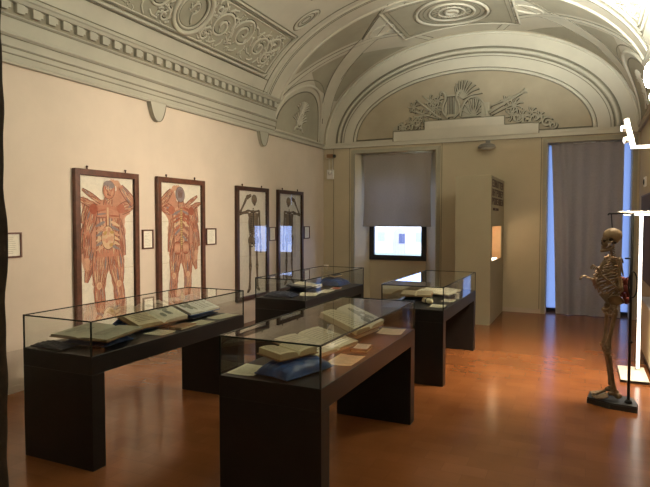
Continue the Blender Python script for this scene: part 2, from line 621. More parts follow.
ye = 8.80
mould, lines, dark, lightb = MB(), MB(), MB(), MB()
def deco(mir):
    # transverse band mouldings (full arch drawn from both sides)
    for y, r in ((8.26, .010), (8.44, .016), (8.50, .007)):
        vline(lines, [(TZ(3.80), y), (pi / 2, y)], r, .002, 40, mir)
    vline(mould, [(TZ(3.80), 8.40), (pi / 2, 8.40)], .022, .006, 40, mir)
    vline(mould, [(TZ(3.78), 8.84), (pi / 2, 8.84)], .026, .006, 40, mir)
    # side lunette ring
    arc = [(TZ(3.32 + .90 * sin(pi * i / 24)), 9.74 + .98 * cos(pi * i / 24)) for i in range(25)]
    arc2 = [(TZ(3.32 + .80 * sin(pi * i / 24)), 9.74 + .88 * cos(pi * i / 24)) for i in range(25)]
    base = [(TZ(3.335), y) for _, y in arc2]
    vpatch(dark, base, arc2, .006, 8, 24, mir)
    vline(lines, arc2, .012, .008, 48, mir)
    vline(mould, arc, .034, .006, 48, mir)
    arc3 = [(TZ(3.32 + 1.0 * sin(pi * i / 24)), 9.74 + 1.06 * cos(pi * i / 24)) for i in range(25)]
    vline(lines, arc3[3:22], .009, .006, 48, mir)
    # light ribs: from the lunette shoulders to the crossing, and corner to centre panel
    def rib(pts, w, off):
        p = smooth2(pts, 2)
        q = line2(p, 30)
        a, c = [], []
        for i in range(31):
            t0 = q[max(0, i - 1)]; t1_ = q[min(30, i + 1)]
            sx, sy = (t1_[0] - t0[0]) * 2.3, t1_[1] - t0[1]
            l = math.hypot(sx, sy)
            nx, ny = -sy / l, sx / l
            a.append((q[i][0] + nx * w / 2.3, q[i][1] + ny * w)); c.append((q[i][0] - nx * w / 2.3, q[i][1] - ny * w))
        vpatch(lightb, a, c, off, 3, 30, mir)
        vline(lines, a, .006, off, 30, mir)
        vline(lines, c, .006, off, 30, mir)
    rib([(TX(.22), 8.90), (TX(.50), 9.20), (TX(.95), 9.52), (TX(1.45), 9.78)], .055, .010)
    rib([(TX(.12), 10.75), (TX(.55), 10.28), (TX(1.0), 9.98), (TX(1.45), 9.74)], .19, .014)
    rib([(TX(1.45), 9.74), (TX(1.75), 9.42), (TX(2.02), 9.12), (TX(2.25), 8.86)], .12, .012)
    rib([(TX(1.45), 9.78), (TX(1.75), 9.98), (TX(2.0), 10.2), (TX(2.3), 10.86)], .05, .010)
    # T1, T2, T3 dark sunk panels
    vpatch(dark, [(TX(.38), 8.91), (TX(1.0), 8.90), (TX(1.98), 8.90)], [(TX(.44), 9.0), (TX(.75), 9.24), (TX(1.38), 9.60)], .006, 6, 24, mir)
    vline(lines, [(TX(1.38), 9.60), (TX(1.98), 8.90)], .014, .008, 20, mir)
    vpatch(dark, [(TX(.50), 9.34), (TX(.36), 9.80), (TX(.33), 10.24)], [(TX(1.03), 9.76), (TX(1.0), 9.80), (TX(.92), 9.86)], .006, 6, 24, mir)
    vpatch(dark, [(TX(.30), 10.78), (TX(.62), 10.40), (TX(1.18), 10.12)], [(TX(.32), 10.90), (TX(.95), 10.90), (TX(1.85), 10.84)], .006, 6, 24, mir)
    vline(lines, [(TX(.62), 10.40), (TX(1.18), 10.12)], .012, .008, 20, mir)
    # ring at the rib crossing
    c0 = (TX(1.72), 9.66)
    ring = [(c0[0] + .085 * cos(a * pi / 12), c0[1] + .17 * sin(a * pi / 12)) for a in range(25)]
    vline(mould, ring, .022, .006, 36, mir, closed=True)
mirrored(deco)
# centre panel of the last bay
cth, cy = pi / 2, 9.72
hw, hy = 1.0 / 2.95, .70
sq = lambda k: [(cth - hw * k, cy - hy * k), (cth + hw * k, cy - hy * k), (cth + hw * k, cy + hy * k), (cth - hw * k, cy + hy * k), (cth - hw * k, cy - hy * k)]
mid = MB()
vpatch(mid, [(cth - hw, cy - hy), (cth + hw, cy - hy)], [(cth - hw, cy + hy), (cth + hw, cy + hy)], .018, 4, 16)
for k in (1.0, .93):
    vline(lines, sq(k), .006, .02, 60)
vline(mould, sq(1.06), .018, .02, 60)
for r, w, mb_ in ((.60, .028, mould), (.55, .008, lines), (.48, .006, lines), (.38, .022, mould), (.34, .007, lines), (.22, .016, mould), (.10, .03, mould), (.65, .008, lines), (.15, .006, lines)):
    vline(mb_, [(cth + r / 2.95 * cos(a * pi / 20), cy + r * sin(a * pi / 20)) for a in range(41)], w, .024, 60, closed=True)
petal = MB()
for k in range(16):
    a = 2 * pi * k / 16
    pts = [(cth + r / 2.95 * cos(a + da), cy + r * sin(a + da)) for r, da in ((.13, 0), (.25, .16), (.33, 0), (.25, -.16), (.13, 0))]
    vline(lines, pts, .006, .022, 16)
# relief bands along the lower vault: framed panel with scrolls and medallion
rel, relbg, ink = MB(), MB(), MB()
panel_y = ((3.76, 8.10), (-1.3, 3.3))
def relief(mir):
    for (ya, yb) in panel_y:
        t0, t1_ = TX(.255), TX(.76)
        vpatch(relbg, [(t0, ya), (t0, yb)], [(t1_, ya), (t1_, yb)], .006, 4, 40, mir)
        for e, r, mb_ in ((0, .010, lines), (.018, .020, mould), (.032, .008, lines), (-.012, .012, mould)):
            vline(mb_, [(t0 - e, ya - e * 2), (t0 - e, yb + e * 2), (t1_ + e, yb + e * 2), (t1_ + e, ya - e * 2), (t0 - e, ya - e * 2)], r, .010, 90, mir)
        tm, ym = (t0 + t1_) / 2, (ya + yb) / 2
        # medallion with a head in relief
        for r, w, mb_ in ((.30, .035, mould), (.262, .010, lines), (.235, .018, mould), (.21, .008, lines)):
            vline(mb_, [(tm + r / 2.2 * cos(a * pi / 16), ym + r * sin(a * pi / 16)) for a in range(33)], w, .016, 40, mir, closed=True)
        head = [(.02, -.02), (.09, .0), (.12, .05), (.09, .10), (.03, .11), (-.02, .08), (-.03, .04), (-.09, .07), (-.14, .10)]
        vline(rel, [(tm + u / 2.2, ym + v - .04) for u, v in head], .016, .014, 30, mir, smooth=2)
        vline(lines, [(tm + u / 2.2 * 1.2, ym + v * 1.2 - .045) for u, v in head], .006, .014, 30, mir, smooth=2)
        for a in range(7):
            vline(rel, [(tm + (.03 + .05 * cos(a)) / 2.2, ym - .02 + .05 * sin(a)), (tm + (.06 + .08 * cos(a)) / 2.2, ym - .02 + .08 * sin(a))], .012, .014, 6, mir)
        # acanthus scrolls on either side
        for sg in (-1, 1):
            for k, (dy, rr, dt, a0, tw) in enumerate(((.62, .23, .0, pi / 2, 1.6), (1.10, .24, .02, -pi / 2, 1.8), (1.60, .20, -.01, pi / 2, 1.5), (1.92, .15, .05, -pi / 2, 1.4), (1.90, .12, -.06, 0, 1.3), (.40, .10, .09, 0, 1.2), (.40, .10, -.09, 0, 1.2))):
                sp = [(tm + dt + (p[0]) / 2.2, ym + sg * (dy + p[1])) for p in spiral(0, 0, rr, tw, a0, 1 if k % 2 else -1)]
                vline(rel, sp, .020, .012, 44, mir)
                sp2 = [(p[0] + .012, p[1] + .012) for p in sp]
                vline(ink, sp2, .008, .010, 44, mir)
                for q in range(9):
                    a = a0 + q * .75
                    c = (tm + dt, ym + sg * dy)
                    leaf = [(c[0] + r_ * rr / 2.2 * cos(a + d_), c[1] + sg * r_ * rr * sin(a + d_)) for r_, d_ in ((.95, 0), (1.15, .2), (1.32, .55))]
                    if all(t0 + .012 < p[0] < t1_ - .012 and ya + .05 < p[1] < yb - .05 for p in leaf):
                        vline(rel, leaf, [.02, .016, .005] and .014, .010, 8, mir)
                        vline(lines, [(p[0] - .008, p[1] + .01) for p in leaf], .005, .009, 8, mir)
        rr_ = random.Random(int(ya * 10))
        for _ in range(150):
            a, y_ = rr_.uniform(t0 + .02, t1_ - .02), rr_.uniform(ya + .06, yb - .06)
            if abs(y_ - ym) < .36:
                continue
            an = rr_.uniform(0, 2 * pi); l_ = rr_.uniform(.04, .08)
            lf = [(a, y_), (a + l_ * .5 / 2.2 * cos(an), y_ + l_ * .5 * sin(an)), (a + l_ / 2.2 * cos(an + .5), y_ + l_ * sin(an + .5))]
            if all(t0 + .008 < p[0] < t1_ - .008 for p in lf):
                vline(rel, lf, .010, .009, 5, mir)
                vline(ink, [(p[0] - .005, p[1] + .008) for p in lf], .005, .008, 5, mir)
        vline(lines, [(TZ(3.86), ya - .3), (TZ(3.86), yb + .28)], .006, .006, 40, mir)
        vline(lines, [(TX(.215), ya - .3), (TX(.215), yb + .16)], .007, .006, 40, mir)
    # oval patera and upper panels
    for (oy) in (7.95, 3.55):
        c = (TX(1.08), oy)
        for r, mb_, w in ((1.0, mould, .02), (.72, lines, .008), (1.15, lines, .008), (.4, lines, .006)):
            vline(mb_, [(c[0] + .085 * r * cos(a * pi / 12), c[1] + .12 * r * sin(a * pi / 12)) for a in range(25)], w, .008, 30, mir, closed=True)
    for ya, yb in ((3.9, 7.55), (-1.2, 3.2)):
        t0, t1_ = TX(1.42), TX(2.5)
        vpatch(relbg, [(t0, ya), (t0, yb)], [(t1_, ya), (t1_, yb)], .004, 6, 30, mir)
        for e, r, mb_ in ((0, .010, lines), (.014, .018, mould), (.028, .008, lines), (-.03, .008, lines)):
            vline(mb_, [(t0 - e, ya - e * 2), (t0 - e, yb + e * 2), (t1_ + e, yb + e * 2), (t1_ + e, ya - e * 2), (t0 - e, ya - e * 2)], r, .008, 90, mir)
mirrored(relief)
mould.build('moulding', M_vault, vault, smooth=True)
lines.build('shadow_line', M_vline, vault, smooth=True)
dark.build('sunk_panel', M_vmid, vault, smooth=True)
lightb.build('rib_band', M_vlight, vault, smooth=True)
mid.build('centre_panel', M_vmid, vault, smooth=True)
relbg.build('relief_ground', M_vmid, vault, smooth=True)
rel.build('scroll_relief', M_vault, vault, smooth=True)
ink.build('relief_line', M_vink, vault, smooth=True)
# trophies on the two side lunettes
b, bl = MB(), MB()
def trophy(mir):
    H = lambda dy, z: (TZ(z), 9.74 + dy)
    for k in range(9):
        a = radians(30 + k * 15)
        for z0, l in ((3.52, .30), (3.74, .26)):
            vline(b, [H(0, z0), H(l * .6 * cos(a), z0 + l * .6 * sin(a)), H(l * 1.0 * cos(a) * 1.05, z0 + l * .85 * sin(a))], .013, .012, 8, mir)
            vline(bl, [H(.015, z0 - .01), H(.015 + l * .6 * cos(a), z0 - .012 + l * .6 * sin(a)), H(.012 + l * 1.0 * cos(a) * 1.05, z0 - .012 + l * .85 * sin(a))], .007, .010, 8, mir)
    for q in ([(-.18, 3.40), (-.10, 3.50), (0, 3.46), (.10, 3.50), (.18, 3.40)], [(-.06, 3.45), (-.10, 3.60), (-.03, 3.72), (-.05, 3.82)], [(.06, 3.45), (.10, 3.60), (.03, 3.72), (.05, 3.82)]):
        vline(b, [H(*p) for p in q], .018, .013, 14, mir, smooth=2)
        vline(bl, [H(p[0] + .016, p[1] - .01) for p in q], .008, .011, 14, mir, smooth=2)
mirrored(trophy)
b.build('trophy_relief', M_vault, vault, smooth=True)
bl.build('trophy_line', M_vink, vault, smooth=True)

# ------------------------------------------------------------------ back tympanum
TC = 2.96
def earc(a, bz, z0, n=48, t0=0, t1_=pi):
    return [(TC - a * cos(lerp(t0, t1_, i / n)), z0 + bz * sin(lerp(t0, t1_, i / n))) for i in range(n + 1)]
def band(mb, A, B, y):
    n = len(A)
    mb.add([(x, y, z) for x, z in A] + [(x, y, z) for x, z in B], [(i, i + 1, n + i + 1, n + i) for i in range(n - 1)])
def yarc(mb, A, r, y, seg=6):
    mb.tube([(x, y, z) for x, z in A], r, seg)
tym = MB()
band(tym, [(x, 3.30) for x, _ in earc(2.94, 1.94, 3.3)], earc(2.94, 1.94, 3.3), YB - .004)
tymp = structure(tym, 'trim_11', M_vault, 'grey half round end wall under the vault')
b = MB()
A = earc(2.23, 1.22, 3.32)
band(b, [(x, 3.32) for x, _ in A], A, YB - .010)
b.build('lunette_field', M_lun, tymp)
b = MB()
yarc(b, A, .022, YB - .014)
yarc(b, earc(2.60, 1.585, 3.31), .026, YB - .014)
yarc(b, earc(2.90, 1.90, 3.31), .02, YB - .014)
b.build('moulding', M_vlight, tymp, smooth=True)
b = MB()
yarc(b, earc(2.20, 1.19, 3.32), .011, YB - .014)
yarc(b, earc(2.275, 1.255, 3.32), .008, YB - .012)
yarc(b, earc(2.545, 1.53, 3.31), .014, YB - .016)
yarc(b, earc(2.655, 1.635, 3.31), .016, YB - .016)
yarc(b, earc(2.49, 1.475, 3.31), .006, YB - .012)
b.tube([(TC - 2.2, YB - .014, 3.335), (TC + 2.2, YB - .014, 3.335)], .012, 5)
b.build('shadow_line', M_vline, tymp, smooth=True)
b = MB()
band(b, earc(2.555, 1.54, 3.31), earc(2.645, 1.625, 3.31), YB - .009)
b.build('dark_band', M_vmid, tymp)
b = MB()
b.box(1.555, 4.29, YB - .05, YB, 3.27, 3.465)
b.box(2.19, 3.695, YB - .06, YB, 3.465, 3.625)
ped = b.build('stepped_base', M_vault, tymp)
b = MB()
for x0, x1, z in ((1.555, 2.19, 3.465), (3.695, 4.29, 3.465), (2.19, 3.695, 3.625)):
    b.box(x0, x1, YB - .065, YB - .05, z - .008, z + .008)
for x, z0, z1 in ((1.555, 3.27, 3.465), (2.19, 3.465, 3.625), (3.695, 3.465, 3.625), (4.29, 3.27, 3.465)):
    b.box(x - .008, x + .008, YB - .065, YB - .05, z0, z1)
b.build('step_line', M_vline, tymp)
# ornament: lyre, shield, horns and foliage
orn, ornl, fill = MB(), MB(), MB()
def o2(pts, r=.016, line=True, n=30, sm=2, fillit=False):
    p = smooth2(list(pts), sm) if sm else list(pts)
    q = line2(p, n)
    orn.tube([(x, YB - .035, z) for x, z in q], r, 6)
    if line:
        ornl.tube([(x + .016, YB - .024, z - .014) for x, z in q], r * .62, 5)
        ornl.tube([(x - .017, YB - .024, z + .004) for x, z in q], r * .35, 5)
def blob(cx, cz, r, n=7, rot=0.0):
    for k in range(n):
        a = rot + 2 * pi * k / n
        o2([(cx, cz), (cx + r * .6 * cos(a + .3), cz + r * .6 * sin(a + .3)), (cx + r * cos(a), cz + r * sin(a))], .013, True, 8, 1)
# lyre
for s in (-1, 1):
    lx = 2.70
    o2([(lx + s * .05, 3.66), (lx + s * .17, 3.76), (lx + s * .15, 3.93), (lx + s * .09, 4.04), (lx + s * .14, 4.16), (lx + s * .21, 4.17), (lx + s * .20, 4.11)], .024)
for k in range(-2, 3):
    ornl.tube([(2.70 + k * .03, YB - .03, 3.72), (2.70 + k * .03, YB - .03, 4.08)], .006, 4)
o2([(2.57, 4.08), (2.83, 4.08)], .018, True, 6, 0)
o2([(2.62, 3.70), (2.78, 3.70)], .03, True, 6, 0)
fill.poly([(2.6, YB - .02, 3.68), (2.8, YB - .02, 3.68), (2.84, YB - .02, 3.85), (2.78, YB - .02, 4.05), (2.62, YB - .02, 4.05), (2.56, YB - .02, 3.85)])
# scallop shield
for k in range(9):
    a = pi * (k + .0) / 8
    o2([(3.12, 3.66), (3.12 - .22 * cos(a), 3.66 + .34 * sin(a))], .014, True, 8, 0)
o2([(3.12 - .24 * cos(pi * k / 16), 3.66 + .37 * sin(pi * k / 16)) for k in range(17)], .022)
fill.poly([(3.12 - .24 * cos(pi * k / 16), YB - .02, 3.66 + .36 * sin(pi * k / 16)) for k in range(17)])
# mask / block at its right
fill.box(3.27, 3.42, YB - .045, YB - .02, 3.63, 3.90)
blob(3.34, 3.80, .10, 6)
# plume over the lyre
for k in range(9):
    a = radians(15 + k * 17)
    o2([(2.92, 4.0), (2.92 + .15 * cos(a), 4.02 + .20 * sin(a)), (2.92 + (.36 - .02 * k) * cos(a * .9), 4.0 + .36 * sin(a * .9))], .013, True, 12)
# crossed trumpets and spears
for (a_, b_, r) in (((3.40, 3.70), (3.98, 4.02), .026), ((3.42, 3.82), (3.86, 3.98), .014), ((3.45, 3.66), (3.9, 3.86), .014), ((2.50, 3.66), (2.02, 4.05), .020), ((2.5, 3.80), (2.15, 4.12), .014), ((2.46, 3.66), (1.9, 3.86), .016)):
    o2([a_, b_], r, True, 6, 0)
orn.lathe((3.97, YB - .035, 4.01), [(.02, 0), (.03, .05), (.06, .10)], 10, M=Matrix.Rotation(radians(63), 4, 'Y'))
# leaves and scroll clusters
for (cx, cz, r, n) in ((2.36, 3.86, .17, 8), (2.30, 4.02, .12, 6), (2.12, 3.74, .14, 7), (1.97, 3.92, .12, 7), (1.93, 3.62, .12, 7), (2.45, 4.0, .10, 6),
                       (3.86, 3.80, .15, 8), (3.82, 3.64, .13, 7), (4.0, 3.60, .12, 7), (4.16, 3.66, .10, 6), (3.72, 3.90, .10, 6), (1.75, 3.56, .09, 6), (4.3, 3.58, .09, 6), (2.06, 3.56, .10, 6)):
    blob(cx, cz, r, n, cx * 7)
for (cx, cz, r, s) in ((1.70, 3.52, .10, 1), (1.86, 3.53, .09, -1), (2.05, 3.60, .10, 1), (1.60, 3.50, .05, 1), (4.22, 3.54, .12, -1), (4.42, 3.46, .10, 1), (4.08, 3.52, .09, 1), (3.92, 3.58, .10, -1), (4.52, 3.40, .07, -1)):
    o2(spiral(cx, cz, r, 1.5, .5, s), .018, True, 26, 0)
fill.build('ornament_field', M_vmid, tymp)
orn.build('trophy_relief', M_vmid, tymp, smooth=True)
ornl.build('trophy_line', M_vink, tymp, smooth=True)

# ------------------------------------------------------------------ windows
def win_bars(x0, x1, z0, z1, y, w, d, mull=None):
    b = MB()
    b.box(x0, x0 + w, y, y + d, z0, z1)
    b.box(x1 - w, x1, y, y + d, z0, z1)
    b.box(x0 + w, x1 - w, y, y + d, z0, z0 + w)
    b.box(x0 + w, x1 - w, y, y + d, z1 - w, z1)
    if mull:
        for m_ in mull:
            b.box(x0 + w, x1 - w, y, y + d, m_ - w * .4, m_ + w * .4)
    return b
wy = YB + REC - .03
w1 = structure(win_bars(0.925, 2.150, 0.865, 2.76, wy, .105, .07, (2.0,)), 'window_1', M_winframe, 'dark framed window half covered by the blind')
b = MB(); b.quad((1.02, wy + .04, .95), (2.05, wy + .04, .95), (2.05, wy + .04, 2.7), (1.02, wy + .04, 2.7)); b.build('pane', M_wglass, w1)
w2 = structure(win_bars(DX0 - .07, DX1 + .07, -0.0, 3.16, wy, .07, .07, None), 'window_2', M_winframe, 'tall window behind the long curtain')
b = MB(); b.quad((DX0, wy + .04, .03), (DX1, wy + .04, .03), (DX1, wy + .04, 3.1), (DX0, wy + .04, 3.1)); b.build('pane', M_frost, w2)

# blind
bx0, bx1, bz0, bz1 = .875, 2.315, 1.588, 3.045
t = thing('window_blind', 'grey fabric blind pulled halfway down over the left window', 'blind', (1.595, YB + .06, 3.045))
def blindf(u, v):
    z = lerp(bz1, bz0, v)
    waist = .028 * sin(pi * min(1, v * 1.0)) * (1 if v < 1 else 0)
    x = lerp(bx0 + waist, bx1 - waist * .5, u)
    return Vector((x, YB + .06 + .012 * sin(u * 9 + 1.2 * v) * (0.25 + v * .6) + .006 * sin(u * 23), z))
b = MB(); b.grid(blindf, 48, 20); b.build('blind_cloth', M_blind, t, smooth=True)
b = MB(); b.tube([(bx0 - .03, YB + .06, 3.05), (bx1 + .03, YB + .06, 3.05)], .022, 10); b.build('top_roller', M_alu, t, smooth=True)
b = MB(); b.box(bx0 + .002, bx1 - .002, YB + .05, YB + .072, bz0 - .02, bz0 + .006); b.build('bottom_bar', M_curtain, t)

# curtain
t = thing('curtain', 'long grey curtain covering the tall window behind the skeleton', 'curtain', (5.1, YB + .05, 0))
def curt(u, v):
    z = lerp(3.088, 0.03, v)
    xl = lerp(4.495, 4.615, v ** .8)
    xr = lerp(5.665, 5.66, v)
    x = lerp(xl, xr, u)
    d = .030 * sin(u * 15 + .6 + .8 * v) + .016 * sin(u * 34 + 2 + v * 2)
    d *= (.45 + .75 * v)
    if u < .3:
        d -= .05 * math.exp(-((u - .17 - .03 * v) / .05) ** 2) * (1 - .5 * v)
    return Vector((x, YB + .06 + d, z - .022 * v ** 8))
b = MB(); b.grid(curt, 90, 36); b.build('curtain_cloth', M_curtain, t, smooth=True)
b = MB(); b.tube([(4.445, YB + .06, 3.072), (5.785, YB + .06, 3.072)], .014, 8); b.build('curtain_rod', M_alu, t, smooth=True)

# ------------------------------------------------------------------ outside: facade across a courtyard
b = MB(); b.box(-70, 40, 12, 84, -4.2, -4.05)
g = tag(b.build('courtyard_ground', M_ground), 'pale courtyard ground outside the window', None, None, 'structure')
fac = thing('opposite_building', 'pale building with an arched doorway seen through the window', 'building', (-20, 80, -4.05))
b = MB()
wallc = (.52, .50, .46)
b.box(-60, 20, 80, 86, -4.05, 7.0, wallc)
b.box(-60.3, 20.3, 79.8, 86, -4.05, -3.1, (.22, .27, .20))
b.box(-60.3, 20.3, 79.6, 86, 7.0, 7.6, (.7, .66, .6))
b.build('facade_wall', M_fac, fac)
for xc in (-50, -43, -36, -29.5, -22.4, -16.6, -9.5, -3, 4, 11):
    b = MB()
    b.box(xc - .75, xc + .75, 79.93, 79.99, -1.6, .1, (.30, .38, .38))
    f_ = b.build('window_surround', M_fac, fac)
    b = MB()
    b.box(xc - .5, xc + .5, 79.90, 79.935, -1.4, -.1, (.22, .30, .34))
    b.build('window_panes', M_fac, f_)
b = MB()
dx = -19.6
pts = [(dx - 1.0, -3.3), (dx + 1.0, -3.3)] + [(dx + 1.0 * cos(pi * i / 10), -.6 + 1.1 * sin(pi * i / 10)) for i in range(11)]
b.poly([(x, 79.78, z) for x, z in pts], (.24, .23, .28))
d_ = b.build('arched_doorway', M_fac, fac)
b = MB()
b.box(dx - .02, dx + .85, 79.72, 79.76, -1.7, -.3, (.05, .06, .12))
b.build('door_leaf', M_fac, d_)

# ------------------------------------------------------------------ framed anatomical prints
PAPER = (.88, .82, .68)
REDS = [lin(172, 100, 78), lin(200, 138, 112), lin(214, 168, 138), lin(188, 118, 94), lin(222, 192, 156), lin(160, 108, 94), lin(150, 138, 138), lin(206, 150, 124)]
DK = lin(122, 84, 70)
BON = [lin(116, 99, 78), lin(66, 54, 42), lin(138, 121, 96)]


class Art:
    """flat drawing on a print: polygons stacked in thin layers in the plane (u along the wall, v up)"""
    def __init__(self, x, yc, z0):
        self.mb, self.x, self.yc, self.z0, self.k, self.su, self.sv = MB(), x, yc, z0, 0, 1.0, 1.0

    def P(self, pts, col):
        self.k += 1
        xx = self.x + 0.000012 * self.k
        self.mb.poly([(xx, self.yc + u * self.su, self.z0 + v * self.sv) for u, v in pts], col)

    def strip(self, p0, p1, w0, w1, col, bulge=0.0, n=6):
        dx, dy = p1[0] - p0[0], p1[1] - p0[1]
        l = math.hypot(dx, dy) or 1
        nx, ny = -dy / l, dx / l
        L, R_ = [], []
        for i in range(n + 1):
            t = i / n
            w = lerp(w0, w1, t) + bulge * sin(pi * t)
            c = (p0[0] + dx * t, p0[1] + dy * t)
            L.append((c[0] + nx * w, c[1] + ny * w)); R_.append((c[0] - nx * w, c[1] - ny * w))
        self.P(L + R_[::-1], col)

    def ell(self, c, a, b_, col, rot=0.0, n=18):
        self.P([(c[0] + a * cos(2 * pi * i / n) * cos(rot) - b_ * sin(2 * pi * i / n) * sin(rot),
                 c[1] + a * cos(2 * pi * i / n) * sin(rot) + b_ * sin(2 * pi * i / n) * cos(rot)) for i in range(n)], col)

    def muscle(self, p0, p1, w0, w1, bulge, rnd, ns=4):
        self.strip(p0, p1, w0 + .008, w1 + .008, DK, bulge)
        self.strip(p0, p1, w0, w1, REDS[1], bulge)
        dx, dy = p1[0] - p0[0], p1[1] - p0[1]
        l = math.hypot(dx, dy) or 1
        nx, ny = -dy / l, dx / l
        for k in range(ns):
            s = (k + .5) / ns * 2 - 1
            for h in range(2):
                a, c = (0.02, .6) if h == 0 else (.45, .98)
                a += rnd.uniform(0, .08); c -= rnd.uniform(0, .08)
                wa, wc = lerp(w0, w1, a) + bulge * sin(pi * a), lerp(w0, w1, c) + bulge * sin(pi * c)
                q0 = (p0[0] + dx * a + nx * wa * s * .9, p0[1] + dy * a + ny * wa * s * .9)
                q1 = (p0[0] + dx * c + nx * wc * s * .9, p0[1] + dy * c + ny * wc * s * .9)
                wd = (w0 + w1) / 2 / ns * .75
                self.strip(q0, q1, .002, .002, DK, wd * 1.15, 5)
                self.strip(q0, q1, .001, .001, rnd.choice(REDS), wd * .9, 5)
                if rnd.random() < .5:
                    self.strip(q0, q1, .001, .001, REDS[4], wd * .18, 4)
        for k in range(ns * 4):
            a = rnd.uniform(0, .7); c = a + rnd.uniform(.12, .3)
            s0 = rnd.uniform(-1, 1); s1 = s0 + rnd.uniform(-.35, .35)
            wa, wc = lerp(w0, w1, a) + bulge * sin(pi * a), lerp(w0, w1, c) + bulge * sin(pi * c)
            self.strip((p0[0] + dx * a + nx * wa * s0, p0[1] + dy * a + ny * wa * s0), (p0[0] + dx * c + nx * wc * s1, p0[1] + dy * c + ny * wc * s1),
                       .0012, .0008, rnd.choice((DK, REDS[4], REDS[2], REDS[0], REDS[6])), .0022, 4)

    def ragged(self, pts, col, rnd, amp=.012, n=60):
        q = line2(smooth2(list(pts) + [pts[0]], 2), n)[:-1]
        self.P([(u + rnd.uniform(-amp, amp), v + rnd.uniform(-amp, amp)) for u, v in q], col)

    def hand(self, c, ang, s, col, spread=.35):
        self.ell(c, .035 * s, .028 * s, col, ang)
        for k in range(5):
            a = ang + (k - 2) * spread * .6
            l = (.055, .075, .08, .072, .05)[k] * s
            self.strip(c, (c[0] + l * cos(a), c[1] + l * sin(a)), .009 * s, .005 * s, col)


